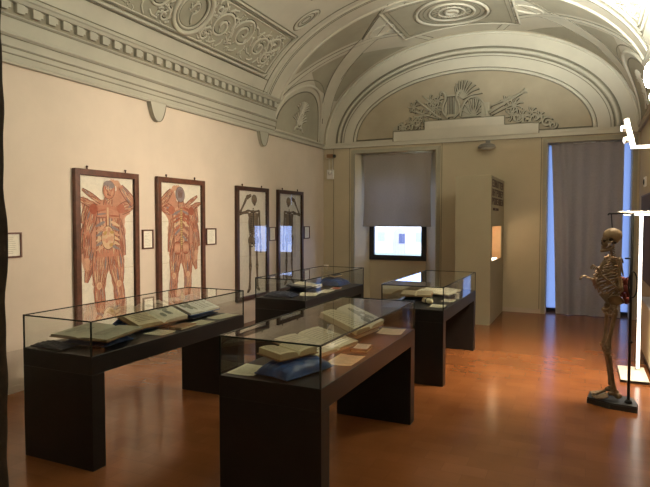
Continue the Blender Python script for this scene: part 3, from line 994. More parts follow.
def muscle_man(a, mir, back, rnd):
    s = -1 if mir else 1
    X = lambda u, v: (s * u, v)
    # ragged under-shape of flayed tissue joining the arms, trunk and legs
    out = [(-.06, 1.30), (-.20, 1.27), (-.34, 1.36), (-.30, 1.22), (-.31, 1.00), (-.33, .72), (-.28, .50), (-.22, .62), (-.19, .40), (-.15, .12), (-.07, .10), (-.03, .55), (.04, .55), (.10, .10), (.19, .10), (.20, .42), (.21, .68), (.24, .95), (.21, 1.12), (.36, 1.20), (.38, 1.29), (.24, 1.42), (.15, 1.50), (.12, 1.42), (.08, 1.30)]
    a.ragged([X(*p) for p in out], lin(214, 172, 146), rnd, .010, 110)
    a.ragged([X(p[0] * .93, p[1] * .985 + .01) for p in out], lin(203, 150, 124), rnd, .012, 110)
    # hanging flaps of skin and cloth-like fibres at the sides
    for (u0, v0, u1, v1, w) in ((-.20, 1.20, -.33, .75, .05), (-.24, 1.25, -.30, 1.05, .035), (-.17, .80, -.27, .45, .05), (.14, 1.10, .215, .70, .045), (-.13, 1.22, -.36, 1.31, .03), (-.08, 1.27, -.30, 1.40, .022)):
        a.muscle(X(u0, v0), X(u1, v1), w * .6, w * .3, w * .5, rnd, 3)
    # legs
    for (h, k, f, o) in (((-.09, .74), (-.115, .40), (-.10, .09), -1), ((.09, .74), (.135, .40), (.16, .09), 1)):
        a.muscle(X(*h), X(*k), .085, .05, .022, rnd, 5)
        a.muscle(X(*k), X(*f), .05, .026, .022, rnd, 4)
        a.ell(X(*k), .032, .038, REDS[4]); a.ell(X(k[0] + .004, k[1]), .02, .026, REDS[2])
        a.strip(X(f[0], f[1] + .01), X(f[0] + o * .05, f[1] - .045), .03, .02, REDS[3], .008)
        for q in range(4):
            a.strip(X(f[0], f[1]), X(f[0] + o * (.03 + .012 * q), f[1] - .055), .004, .004, REDS[4])
    # torso
    a.muscle(X(-.005, 1.24), X(0, .70), .17, .14, -.02, rnd, 7)
    if not back:
        for sg in (-1, 1):
            a.strip(X(sg * .015, 1.19), X(sg * .15, 1.14), .05, .03, REDS[1], .02)
            for q in range(5):
                a.strip(X(sg * .02, 1.20 - q * .022), X(sg * .15, 1.17 - q * .014), .004, .002, rnd.choice(REDS), .006)
            for q in range(6):
                a.strip(X(sg * .04, 1.07 - q * .05), X(sg * .15, 1.02 - q * .05), .01, .006, rnd.choice((REDS[4], REDS[2], REDS[6])), .008)
        a.ell(X(0, .90), .085, .13, DK); a.ell(X(0, .90), .078, .122, REDS[4])
        for q in range(18):
            an = q * 1.1
            a.ell(X(.05 * cos(an), .90 + .085 * sin(an * .8)), .026, .017, rnd.choice((REDS[2], REDS[4], REDS[7], lin(196, 160, 100))), an)
        a.strip(X(0, 1.22), X(0, 1.03), .012, .010, REDS[4])
    else:
        a.strip(X(0, 1.30), X(0, .72), .014, .018, lin(206, 176, 120))
        for q in range(24):
            a.strip(X(-.02, 1.28 - q * .023), X(.02, 1.28 - q * .023), .003, .003, DK)
        for sg in (-1, 1):
            for q in range(9):
                a.strip(X(sg * .02, 1.25 - q * .045), X(sg * (.16 - .006 * q), 1.20 - q * .05), .008, .006, rnd.choice(REDS), .008)
            a.ell(X(sg * .075, .74), .07, .085, DK); a.ell(X(sg * .075, .74), .064, .08, REDS[0])
            for q in range(5):
                a.strip(X(sg * (.03 + q * .02), .80), X(sg * (.04 + q * .02), .68), .003, .003, REDS[2], .007)
    # arms
    a.muscle(X(-.175, 1.20), X(-.255, .95), .05, .038, .014, rnd, 4)
    a.muscle(X(-.255, .95), X(-.26, .70), .04, .022, .016, rnd, 4)
    a.hand(X(-.26, .66), -pi / 2, 1.2, REDS[2])
    a.muscle(X(.17, 1.20), X(.345, 1.27), .052, .036, .014, rnd, 4)
    a.muscle(X(.345, 1.27), X(.17, 1.45), .042, .024, .012, rnd, 4)
    a.hand(X(.12, 1.48), radians(165) if not mir else radians(15), 1.2, REDS[2])
    a.ell(X(.17, 1.21), .055, .05, REDS[3]); a.ell(X(-.175, 1.2), .05, .055, REDS[0])
    # neck and head
    a.muscle(X(0, 1.24), X(.015, 1.35), .05, .042, 0, rnd, 3)
    a.ell(X(.02, 1.405), .080, .100, DK, -.15 * s)
    if back:
        a.ell(X(.02, 1.405), .074, .094, REDS[6], -.15 * s)
        for q in range(6):
            a.strip(X(-.02 + q * .016, 1.47), X(-.01 + q * .012, 1.36), .002, .002, DK, .003)
    else:
        a.ell(X(.02, 1.405), .074, .094, REDS[1], -.15 * s)
        a.ell(X(.02, 1.458), .066, .044, REDS[6], -.15 * s)
        for sg in (-1, 1):
            a.ell(X(.02 + sg * .022, 1.418), .014, .010, lin(230, 214, 190)); a.ell(X(.02 + sg * .022, 1.418), .006, .006, DK)
            a.strip(X(.02 + sg * .045, 1.40), X(.02 + sg * .03, 1.345), .004, .003, REDS[2], .009)
        a.strip(X(.02, 1.42), X(.02, 1.39), .006, .010, REDS[4])
        a.strip(X(.0, 1.352), X(.04, 1.350), .002, .002, DK, .003)
        for q in range(16):
            u, v = rnd.uniform(-.035, .07), rnd.uniform(1.33, 1.46)
            a.strip(X(u, v), X(u + rnd.uniform(-.012, .012), v - .03), .001, .001, rnd.choice((DK, REDS[2], REDS[0])), .003)


def bone(a, p0, p1, w, col=None):
    w = w * 1.3
    c = col or BON[0]
    a.strip(p0, p1, w * 1.5 + .004, w * 1.5 + .004, BON[1], -w * .55)
    a.strip(p0, p1, w * 1.35, w * 1.35, c, -w * .6)
    for p in (p0, p1):
        a.ell(p, w * 1.75, w * 1.5, BON[1]); a.ell(p, w * 1.35, w * 1.1, BON[2])


def bone_man(a, mir, rnd):
    s = -1 if mir else 1
    X = lambda u, v: (s * u, v)
    for q in range(22):
        v = 1.28 - q * .026
        a.ell(X(.03 - .02 * sin(q * .14), v), .018 + q * .0005, .011, BON[1]); a.ell(X(.03 - .02 * sin(q * .14), v), .013, .008, BON[2])
    a.ell(X(.03, 1.06), .12, .19, lin(160, 141, 114))
    for q in range(11):
        v = 1.22 - q * .032
        w = .10 + .045 * sin(pi * (q + 1.5) / 12)
        for sg in (-1, 1):
            pts = [(.03, v), (.03 + sg * w * .75, v - .005), (.03 + sg * w, v - .035), (.03 + sg * w * .6, v - .065), (.03 + sg * .025, v - .05 + .004 * q)]
            p = line2(smooth2(pts, 2), 9)
            for c0, c1 in zip(p, p[1:]):
                a.strip(X(*c0), X(*c1), .0065, .0065, BON[1 if sg < 0 else 0])
    a.strip(X(.03, 1.22), X(.03, 1.0), .016, .013, BON[1])
    for sg in (-1, 1):
        bone(a, X(.03, 1.235), X(.03 + sg * .15, 1.25), .007)
        a.P([X(.03 + sg * .06, 1.2), X(.03 + sg * .15, 1.22), X(.03 + sg * .10, 1.06)], BON[0])
        # pelvis
        a.ell(X(.03 + sg * .07, .80), .07, .075, BON[1], sg * .5 * s); a.ell(X(.03 + sg * .07, .81), .058, .06, BON[0], sg * .5 * s)
        a.ell(X(.03 + sg * .04, .725), .035, .03, BON[1]); a.ell(X(.03 + sg * .04, .725), .018, .015, PAPER)
    a.strip(X(.03, .84), X(.03, .72), .035, .012, BON[2])
    bone(a, X(-.06, .74), X(-.055, .40), .017); bone(a, X(-.055, .39), X(-.075, .07), .015)
    a.strip(X(-.075, .38), X(-.095, .08), .005, .005, BON[1])
    bone(a, X(.11, .74), X(.12, .40), .017); bone(a, X(.12, .39), X(.13, .07), .015)
    a.strip(X(.14, .38), X(.15, .08), .005, .005, BON[1])
    for f, o in ((-.075, -1), (.13, 1)):
        a.strip(X(f, .06), X(f + o * .06, .02), .025, .018, BON[0], .006)
        for q in range(4):
            a.strip(X(f, .06), X(f + o * (.03 + .016 * q), .01), .003, .003, BON[1])
    # arms: one raised over the head, one hanging
    bone(a, X(-.125, 1.23), X(-.32, 1.20), .013); bone(a, X(-.32, 1.20), X(-.16, 1.42), .010)
    a.strip(X(-.30, 1.21), X(-.145, 1.40), .005, .005, BON[1])
    a.hand(X(-.12, 1.45), radians(20) if not mir else radians(160), 1.3, BON[0])
    bone(a, X(.18, 1.23), X(.20, .97), .013); bone(a, X(.20, .97), X(.215, .74), .010)
    a.strip(X(.215, .97), X(.235, .75), .005, .005, BON[1])
    a.hand(X(.22, .69), -pi / 2, 1.2, BON[0])
    # skull
    a.ell(X(.05, 1.42), .072, .075, BON[1]); a.ell(X(.05, 1.42), .064, .067, BON[2])
    a.P([X(.02, 1.40), X(.09, 1.40), X(.085, 1.335), X(.06, 1.32), X(.03, 1.335)], BON[0])
    for sg in (-1, 1):
        a.ell(X(.055 + sg * .022, 1.405), .014, .013, DK)
    a.P([X(.055, 1.39), X(.063, 1.37), X(.047, 1.37)], DK)
    a.strip(X(.035, 1.35), X(.078, 1.35), .006, .006, BON[1])
    for q in range(6):
        a.strip(X(.04 + q * .007, 1.344), X(.04 + q * .007, 1.356), .001, .001, DK)


def framed_print(y0, y1, z0, z1, label, kind, mir, seed, wood, paper=PAPER):
    rnd = random.Random(seed)
    yc = (y0 + y1) / 2
    t = thing('framed_print', label, 'picture', (0, yc, z0), 0, 'tall framed anatomical prints on the left wall')
    fw, d = .068, .055
    b = MB()
    for (a0, a1, c0, c1) in ((y0, y0 + fw, z0, z1), (y1 - fw, y1, z0, z1), (y0 + fw, y1 - fw, z0, z0 + fw), (y0 + fw, y1 - fw, z1 - fw, z1)):
        b.box(.004, d, a0, a1, c0, c1)
    for (a0, a1, c0, c1) in ((y0 + fw - .012, y0 + fw, z0 + fw, z1 - fw), (y1 - fw, y1 - fw + .012, z0 + fw, z1 - fw)):
        b.box(.02, d - .012, a0, a1, c0, c1)
    b.build('frame', wood, t, bevel=.004)
    b = MB()
    b.box(.004, .016, y0 + fw - .01, y1 - fw + .01, z0 + fw - .01, z1 - fw + .01, paper)
    # sheet joins: the life-size print is pasted together from three sheets
    sh = b.build('print_sheet', M_page, t)
    a = Art(.0165, yc, z0 + .10)
    for f_ in (.36, .68):
        v = (z1 - z0 - 2 * fw) * f_
        a.P([(y0 + fw - yc, v), (y1 - fw - yc, v), (y1 - fw - yc, v + .004), (y0 + fw - yc, v + .004)], lin(205, 190, 160))
    a.su, a.sv = 1.2, 1.1
    if kind == 'front':
        muscle_man(a, mir, False, rnd)
    elif kind == 'back':
        muscle_man(a, mir, True, rnd)
    else:
        bone_man(a, mir, rnd)
    a.mb.build('printed_figure', M_ink, t)
    b = MB()
    b.quad((.044, y0 + fw, z0 + fw), (.044, y1 - fw, z0 + fw), (.044, y1 - fw, z1 - fw), (.044, y0 + fw, z1 - fw))
    b.build('glass_pane', M_pglass, t)
    for yy in (y0 + .2 * (y1 - y0), y1 - .2 * (y1 - y0)):
        b = MB()
        b.tube([(.02, yy, z1 - .01), (.02, yy, z1 + .025)], .008, 6)
        b.ell((.02, yy, z1 + .03), (.014, .014, .012), 8, 5)
        b.build('hanging_hook', M_woodd, t)
    return t


framed_print(4.433, 5.395, .40, 2.262, 'framed print of a flayed man with arm over his head, nearest the photo edge', 'front', False, 3, M_wood)
framed_print(5.735, 6.735, .40, 2.262, 'framed print of a flayed man seen from the back, second print along the wall', 'back', True, 5, M_wood)
framed_print(7.565, 8.565, .38, 2.245, 'framed print of a skeleton raising the arm on its left side of the sheet', 'bone', False, 8, M_woodd, (.78, .72, .60))
framed_print(8.895, 9.90, .38, 2.248, 'framed print of a skeleton nearest the back wall, window mirrored in its glass', 'bone', True, 9, M_woodd, (.70, .66, .57))

LBL = ['small framed caption by the dark drape at the left photo edge',
       'small framed caption between the two muscle prints',
       'small framed caption right of the flayed back print',
       'small framed caption squeezed between the two skeleton prints',
       'small framed caption right of the skeleton print nearest the back wall']
for (ya, yb), lb in zip(((3.575, 3.808), (5.485, 5.682), (6.806, 7.05), (8.632, 8.86), (9.998, 10.24)), LBL):
    z0, z1 = 1.328, 1.575
    t = thing('caption_frame', lb, 'label', (0, (ya + yb) / 2, z0), 0, 'small caption frames between the prints')
    b = MB()
    w = .017
    for (a0, a1, c0, c1) in ((ya, ya + w, z0, z1), (yb - w, yb, z0, z1), (ya + w, yb - w, z0, z0 + w), (ya + w, yb - w, z1 - w, z1)):
        b.box(0.001, .022, a0, a1, c0, c1)
    b.build('frame', M_wood, t)
    b = MB()
    b.box(.001, .010, ya + w * .8, yb - w * .8, z0 + w * .8, z1 - w * .8, (.84, .79, .66))
    rr = random.Random(ya)
    for k in range(9):
        zz = z1 - .05 - k * .019
        b.box(.0101, .0106, ya + .045, yb - .045 - rr.uniform(0, .05), zz - .003, zz, (.45, .40, .32))
    b.build('caption_card', M_page, t)

# ------------------------------------------------------------------ display cases
CW, CL, CT = .666, 1.864, .114
CZK, CZ1, CZ2 = .656, .783, 1.017
CASES = [(1.419, 2.741, 'black display case at the front left, holding three open books in a row'),
         (3.115, 2.738, 'black display case in the foreground centre with a blue cushion at its front'),
         (1.540, 5.686, 'black display case at the back left, in front of the skeleton prints'),
         (3.116, 5.666, 'black display case at the back right, in front of the partition')]
def make_case(x0, y0, label):
    t = thing('display_case', label, 'display case', (x0 + CW / 2, y0 + CL / 2, 0), 0, 'black glass topped display cases')
    x1, y1 = x0 + CW, y0 + CL
    b = MB(); b.box(x0, x1, y0, y1, CZK, CZ1); b.build('table_top', M_black, t, bevel=.003)
    for ya in (y0, y1 - CT):
        b = MB(); b.box(x0, x1, ya, ya + CT, 0, CZK); b.build('leg', M_black, t, bevel=.003)
    e = .006
    for q in (((x0 + e, y0 + e), (x1 - e, y0 + e)), ((x1 - e, y0 + e), (x1 - e, y1 - e)), ((x1 - e, y1 - e), (x0 + e, y1 - e)), ((x0 + e, y1 - e), (x0 + e, y0 + e))):
        (ax, ay), (bx_, by) = q
        b = MB(); b.quad((ax, ay, CZ1 + .001), (bx_, by, CZ1 + .001), (bx_, by, CZ2), (ax, ay, CZ2))
        b.build('glass_side', M_glass, t)
    b = MB(); b.quad((x0 + e, y0 + e, CZ2 + .001), (x1 - e, y0 + e, CZ2 + .001), (x1 - e, y1 - e, CZ2 + .001), (x0 + e, y1 - e, CZ2 + .001))
    b.build('glass_lid', M_glass, t)
    b = MB(); s = .0045
    for (ax, ay) in ((x0 + e, y0 + e), (x1 - e, y0 + e), (x1 - e, y1 - e), (x0 + e, y1 - e)):
        b.box(ax - s, ax + s, ay - s, ay + s, CZ1, CZ2)
    b.box(x0 + e - s, x1 - e + s, y0 + e - s, y0 + e + s, CZ2 - s, CZ2 + s)
    b.box(x0 + e - s, x1 - e + s, y1 - e - s, y1 - e + s, CZ2 - s, CZ2 + s)
    b.box(x0 + e - s, x0 + e + s, y0 + e, y1 - e, CZ2 - s, CZ2 + s)
    b.box(x1 - e - s, x1 - e + s, y0 + e, y1 - e, CZ2 - s, CZ2 + s)
    b.build('glass_joint', M_edge, t)
    return t
case0 = make_case(*CASES[0])
for x0, y0, lb in CASES[1:]:
    dup(case0, (x0 + CW / 2, y0 + CL / 2, 0), None, lb)

# ------------------------------------------------------------------ books, cushions, sheets in the cases
TT = CZ1 + .001
def cushion(cx, cy, w, d, h, rz, label, m, seed=1, wedge=.35):
    """sewn cushion, higher at its -x (far) edge; local x = w, local y = d"""
    t = thing('book_cushion', label, 'cushion', (cx, cy, TT), rz, 'cushions under the books')
    rnd = random.Random(seed)
    ph = [rnd.uniform(0, 6) for _ in range(6)]
    n = 26
    b = MB()
    def f(u, v, top):
        a, c = u * 2 - 1, v * 2 - 1
        e = max(0, (1 - abs(a) ** 3.2) * (1 - abs(c) ** 3.2)) ** .5
        pinch = 1 - .06 * (1 - abs(a)) * abs(c) ** 6 - .0
        x = a * w / 2 * (1 - .05 * (1 - abs(c)) * 0)
        y = c * d / 2 * pinch
        wr = .006 * sin(9 * a + 5 * c + ph[0]) * sin(7 * c + ph[1]) + .004 * sin(19 * a - 9 * c + ph[2])
        if top:
            z = .012 + e * (h * (1 - wedge * (a + 1) / 2) + wr)
        else:
            z = .012 - .012 * e
        return (x, y, max(0, z))
    b.grid(lambda u, v: f(u, v, True), n, n)
    b.grid(lambda u, v: f(v, u, False), n, n)
    b.build('cushion_cover', m, t, smooth=True, local=True)
    b = MB()
    rim = [f(i / 20, 0, True) for i in range(20)] + [f(1, i / 20, True) for i in range(20)] + [f(1 - i / 20, 1, True) for i in range(20)] + [f(0, 1 - i / 20, True) for i in range(20)]
    b.tube(rim, .005, 5, closed=True)
    b.build('piping', m, t, smooth=True, local=True)
    return t


def page_lines(mb, fn, rnd, side, pic=None, n=11, col=(.30, .26, .20)):
    """lines of print (or a plate) lying on the page surface fn(u,v)->Vector"""
    if pic:
        for k in range(14):
            u, v = rnd.uniform(.2, .75), rnd.uniform(.2, .75)
            s = rnd.uniform(.05, .13)
            c = rnd.choice(pic)
            up = Vector((0, 0, .0012 + .0001 * k))
            pts = [fn(u + s * cos(2 * pi * i / 8), v + 1.2 * s * sin(2 * pi * i / 8)) + up for i in range(8)]
            mb.poly(pts, c)
        return
    for k in range(n):
        v = .10 + .8 * k / n
        u1 = .88 if k % 4 != 3 else rnd.uniform(.4, .8)
        for j in range(6):
            a, c = lerp(.12, u1, j / 6), lerp(.12, u1, (j + .92) / 6)
            up = Vector((0, 0, .001))
            mb.quad(fn(a, v) + up, fn(c, v) + up, fn(c, v + .022) + up, fn(a, v + .022) + up, col)


def open_book(cx, cy, z, w, d, rz, tilt, label, cover=None, page=(.74, .69, .52), page2=None, pic=None, pic2=None, th=.022, seed=1, roll=0.0, name='open_book'):
    """open book: local +x to the right, local +y to the top of the page"""
    t = thing(name, label, 'book', (cx, cy, z), 0, 'open books in the display cases')
    t.rotation_euler = (tilt, roll, rz)
    t.rotation_mode = 'XYZ'
    rnd = random.Random(seed)
    b = MB()
    b.box(-w / 2 - .008, -.006, -d / 2 - .008, d / 2 + .008, 0, .005)
    b.box(.006, w / 2 + .008, -d / 2 - .008, d / 2 + .008, 0, .005)
    b.box(-.012, .012, -d / 2 - .006, d / 2 + .006, 0, .006)
    b.build('cover', cover or M_tan, t, local=True)
    page2 = page2 or page
    for s, pc, pp in ((-1, page, pic), (1, page2, pic2)):
        b = MB()
        def prof(u):
            return .005 + th * (.35 + .65 * min(1, (u * 1.0) ** .5 * 1.15)) * (1 - .30 * max(0, u - .3)) if u > .02 else .007
        def top(u, v, s=s):
            uu = u if s > 0 else 1 - u
            return Vector((s * (uu * (w / 2 - .002)), (v - .5) * -d, prof(uu)))
        n = 10
        if s > 0:
            b.grid(lambda u, v: top(u, 1 - v), n, 2, pc)
        else:
            b.grid(lambda u, v: top(u, 1 - v), n, 2, pc)
        edge = (pc[0] * .8, pc[1] * .74, pc[2] * .66)
        for yy, sg in ((d / 2, 1), (-d / 2, -1)):
            for i in range(n):
                a, c = i / n, (i + 1) / n
                xa, xc = s * a * (w / 2 - .002), s * c * (w / 2 - .002)
                b.quad((xa, yy, .005), (xc, yy, .005), (xc, yy, prof(c)), (xa, yy, prof(a)), edge)
        xe = s * (w / 2 - .002)
        b.quad((xe, -d / 2, .005), (xe, d / 2, .005), (xe, d / 2, prof(1)), (xe, -d / 2, prof(1)), edge)
        page_lines(b, top, rnd, s, pp)
        b.build('page_block', M_page, t, local=True)
    return t


def closed_book(cx, cy, z, w, d, th, rz, tilt, label, cover, group='closed books in the display cases', roll=0.0, page=(.70, .62, .44)):
    t = thing('closed_book', label, 'book', (cx, cy, z), 0, group)
    t.rotation_euler = (tilt, roll, rz)
    b = MB()
    b.box(-w / 2, w / 2, -d / 2, d / 2, 0, .004)
    b.box(-w / 2, w / 2, -d / 2, d / 2, th - .004, th)
    b.box(-w / 2, -w / 2 + .006, -d / 2, d / 2, .003, th - .003)
    b.build('cover', cover, t, local=True, bevel=.0015)
    b = MB()
    b.box(-w / 2 + .006, w / 2 - .005, -d / 2 + .005, d / 2 - .005, .004, th - .004, page)
    for k in range(6):
        zz = lerp(.008, th - .008, k / 5)
        b.box(-w / 2 + .007, w / 2 - .0046, -d / 2 + .0046, d / 2 - .0046, zz, zz + .0012, (page[0] * .72, page[1] * .68, page[2] * .6))
    b.build('page_block', M_page, t, local=True)
    return t


def sheet(cx, cy, z, w, d, rz, label, col=(.72, .68, .54), seed=1, stamp=None, lines=True, curl=.006):
    t = thing('paper_sheet', label, 'paper', (cx, cy, z), rz, 'loose sheets in the display cases')
    rnd = random.Random(seed)
    b = MB()
    def fn(u, v):
        return Vector(((u - .5) * w, (.5 - v) * d, .001 + curl * ((u - .5) ** 2 * 3 + (v - .5) ** 2) * 1.0))
    b.grid(lambda u, v: fn(u, 1 - v), 8, 8, col)
    if lines:
        page_lines(b, fn, rnd, 1, None, 10, (.42, .38, .30))
    if stamp:
        up = Vector((0, 0, .002))
        b.poly([fn(.5 + .42 * cos(2 * pi * i / 14), .5 + .40 * sin(2 * pi * i / 14)) + up for i in range(14)], stamp)
    b.build('sheet_face', M_page, t, local=True)
    return t

R90 = pi / 2
GREY_PIC = [(.34, .34, .28), (.25, .26, .22), (.42, .41, .33), (.20, .20, .17)]
DIM_PIC = [(.44, .43, .35), (.40, .39, .32), (.48, .46, .37)]


def book_on_cushion(cx, cy, bw, bd, rz, cw, cd, h, wedge, blabel, clabel, cmat, seed, slide=0.0, cshift=0.0, **kw):
    """cushion sloping down towards the reader, open book resting on its slope"""
    ct = thing_xy = (cx + cshift * cos(rz), cy + cshift * sin(rz))
    cushion(ct[0], ct[1], cw, cd, h, rz - R90, clabel, cmat, seed, wedge)
    tl = math.atan(h * wedge / cw)
    z = TT + .012 + h * (1 - wedge / 2) + .012
    z = max(z, TT + (bd / 2 + .01) * sin(tl) + .002)
    return open_book(cx + slide * cos(rz + R90), cy + slide * sin(rz + R90), z, bw, bd, rz, tl, blabel, seed=seed + 20, **kw)


# --- case 1 (left)
book_on_cushion(1.765, 3.10, .52, .38, .06, .30, .40, .055, .35, 'big album lying open on a dark blue cushion at the front of the left case',
                'blue satin cushion under the big album at the front of the left case', M_blue, 1, cover=M_tan, page=(.56, .53, .42), page2=(.52, .50, .39), pic=DIM_PIC, pic2=DIM_PIC, th=.018)
cushion(1.62, 2.845, .30, .16, .022, 0.0, 'flat navy cushion in the front corner of the left case', M_navy, 2, .2)
book_on_cushion(1.655, 3.77, .58, .36, R90 - .06, .28, .40, .11, .85, 'cream open book leaning on a crumpled blue cushion in the left case',
                'crumpled blue cushion under the second open book of the left case', M_blue, 3, cshift=-.12, cover=M_tan, page=(.66, .57, .38), page2=(.76, .72, .58), pic2=GREY_PIC, th=.04)
sheet(1.955, 3.56, TT, .20, .18, R90 + .08, 'loose cream sheet in front of the crumpled blue cushion in the left case', (.72, .69, .52), 6)
closed_book(1.975, 3.83, TT, .12, .23, .022, .1, 0, 'thin tan booklet lying flat behind the loose sheet in the left case', M_tan)
sheet(1.985, 4.07, TT, .16, .22, .05, 'loose pale sheet beside the tan booklet in the left case', (.72, .70, .55), 8)
book_on_cushion(1.665, 4.335, .44, .34, R90, .32, .40, .13, .85, 'white open book with a grey plate on a navy cushion in the left case',
                'dark navy cushion under the white picture book in the left case', M_navy, 4, cover=M_bluebook, page=(.78, .77, .70), page2=(.78, .77, .70), pic=GREY_PIC, th=.024)
sheet(1.975, 4.42, TT, .16, .30, -.06, 'long pale sheet at the far end of the left case', (.74, .72, .58), 11)
# --- case 3 (foreground)
sheet(3.225, 2.90, TT, .18, .24, 0.06, 'cream sheet in the front corner of the foreground case', (.76, .72, .56), 12)
cushion(3.485, 3.00, .26, .42, .075, -.25, 'shiny blue cushion at the front of the foreground case', M_blue, 6, .1)
open_book(3.425, 3.02, TT + .098, .30, .20, R90 - .35, radians(3), 'small cream book lying on the shiny blue cushion of the foreground case', M_tan, (.70, .62, .42), (.74, .66, .46), None, None, .045, 13)
open_book(3.36, 3.57, TT + .044, .54, .36, R90 - .15, radians(11), 'large book with blank cream pages open behind the blue cushion in the foreground case', M_tan, (.72, .66, .48), (.76, .70, .52), None, None, .03, 14)
closed_book(3.65, 3.70, TT, .12, .18, .02, .1, 0, 'small tan booklet under a white slip in the foreground case', M_tan)
sheet(3.65, 3.71, TT + .0215, .10, .15, .15, 'white slip lying on the small tan booklet in the foreground case', (.82, .82, .76), 15, curl=.002)
sheet(3.662, 3.37, TT, .18, .28, .02, 'cream sheet along the glass in the middle of the foreground case', (.76, .64, .45), 16)
book_on_cushion(3.365, 4.22, .52, .34, R90 - .08, .30, .40, .125, .85, 'cream open book raised on a wedge at the far end of the foreground case',
                'pale wedge cushion under the raised open book of the foreground case', M_cream, 7, cover=M_tan, page=(.72, .66, .46), page2=(.78, .74, .60), pic2=GREY_PIC, th=.05)
sheet(3.64, 4.40, TT, .20, .24, .12, 'pale sheet at the far glass corner of the foreground case', (.78, .70, .54), 18)
# --- case 2 (back left)
cushion(1.78, 5.90, .36, .26, .045, .1, 'flat navy cushion at the front of the back left case', M_navy, 8, .2)
sheet(2.00, 6.20, TT, .24, .30, .2, 'cream sheet behind the front navy cushion of the back left case', (.72, .68, .52), 19)
book_on_cushion(1.765, 6.50, .40, .28, R90, .30, .36, .05, .5, 'open book with one dark page on the middle navy cushion of the back left case',
                'navy cushion in the middle of the back left case', M_navy, 9, cover=M_navy, page=(.12, .12, .13), page2=(.62, .58, .46), th=.02)
sheet(2.07, 6.56, TT, .15, .32, .1, 'pale sheet by the glass in the back left case', (.74, .70, .58), 21)
sheet(2.06, 6.90, TT, .13, .20, .2, 'sheet with a red patch in the back left case', (.74, .62, .52), 22, (.50, .09, .05), False)
closed_book(1.69, 6.88, TT, .26, .24, .05, .1, 0, 'blue bound book lying at the wall side of the back left case', M_bluebook)
cushion(1.88, 7.26, .32, .42, .13, .0, 'tall blue cushion at the far end of the back left case', M_blue, 10, .5)
closed_book(1.84, 7.26, TT + .137, .20, .28, .025, .0, 0, 'navy book leaning on the tall blue cushion in the back left case', M_navy, roll=math.atan(.13 * .5 / .32))
# --- case 4 (back right)
open_book(3.43, 6.98, TT + .022, .60, .40, R90 - .06, radians(4), 'long cream open book in the middle of the back right case', M_navy, (.72, .68, .54), (.74, .70, .56), None, None, .02, 23)
book_on_cushion(3.33, 6.30, .34, .24, .15, .22, .30, .05, .4, 'open book with brown pages on the front cushion of the back right case',
                'dark navy cushion at the front of the back right case', M_navy, 11, cover=M_tan, page=(.40, .33, .22), page2=(.46, .38, .26), th=.022)
sheet(3.665, 5.93, TT, .16, .20, .1, 'pale sheet at the front glass corner of the back right case', (.74, .72, .56), 25)
t = thing('paper_scroll', 'short cream paper roll lying at the front of the back right case', 'scroll', (3.51, 6.06, TT + .03))
b = MB(); b.tube([(3.46, 6.12, TT + .03), (3.56, 6.04, TT + .03)], .029, 14)
b.build('rolled_sheet', mat('scroll_paper', (.70, .64, .44), .8, .1, 20), t, smooth=True)
b = MB(); b.tube([(3.505, 6.084, TT + .03), (3.515, 6.076, TT + .03)], .031, 14); b.build('tie_band', M_navy, t, smooth=True)
t = thing('white_cup', 'small white cup standing by the glass of the back right case', 'cup', (3.72, 6.63, TT))
b = MB(); b.lathe((3.72, 6.63, TT), [(.022, 0), (.026, .02), (.030, .055), (.033, .058), (.028, .056), (.02, .012)], 14); b.build('cup_body', M_white, t, smooth=True)
b = MB(); b.lathe((3.72, 6.63, TT), [(.03, 0), (.032, .006), (.026, .008)], 14); b.build('cup_foot', M_white, t, smooth=True)
sheet(3.68, 6.38, TT, .14, .22, .05, 'narrow pale sheet behind the front sheet of the back right case', (.70, .68, .54), 26)

# ------------------------------------------------------------------ partition cabinet with lit niche and lettering
px0, px1, py0, pz = 3.135, 3.70, 9.33, 2.42
t = thing('partition_cabinet', 'tall cream partition standing out from the back wall with a lit niche', 'partition', ((px0 + px1) / 2, py0, 0))
b = MB()
ny0, ny1, nz0, nz1 = 9.50, 10.62, 1.02, 1.60
x_in = px1 - .30
b.box(px0, x_in, py0, YB - .013, 0, pz)
b.box(x_in, px1, py0, YB - .013, 0, nz0)
b.box(x_in, px1, py0, YB - .013, nz1, pz)
b.box(x_in, px1, py0, ny0, nz0, nz1)
b.box(x_in, px1, ny1, YB - .013, nz0, nz1)
b.build('carcass', M_part, t)
b = MB()
b.box(x_in, x_in + .004, ny0, ny1, nz0, nz1); b.box(x_in, px1 - .01, ny1 - .004, ny1, nz0, nz1); b.box(x_in, px1 - .01, ny0, ny1, nz0, nz0 + .004)
b.build('niche_lining', M_niche, t)
b = MB(); b.box(x_in + .08, px1 - .03, 9.75, 10.3, nz0 + .005, nz0 + .02); b.build('niche_card', M_glow, t)  # card made to glow in place of light falling on it
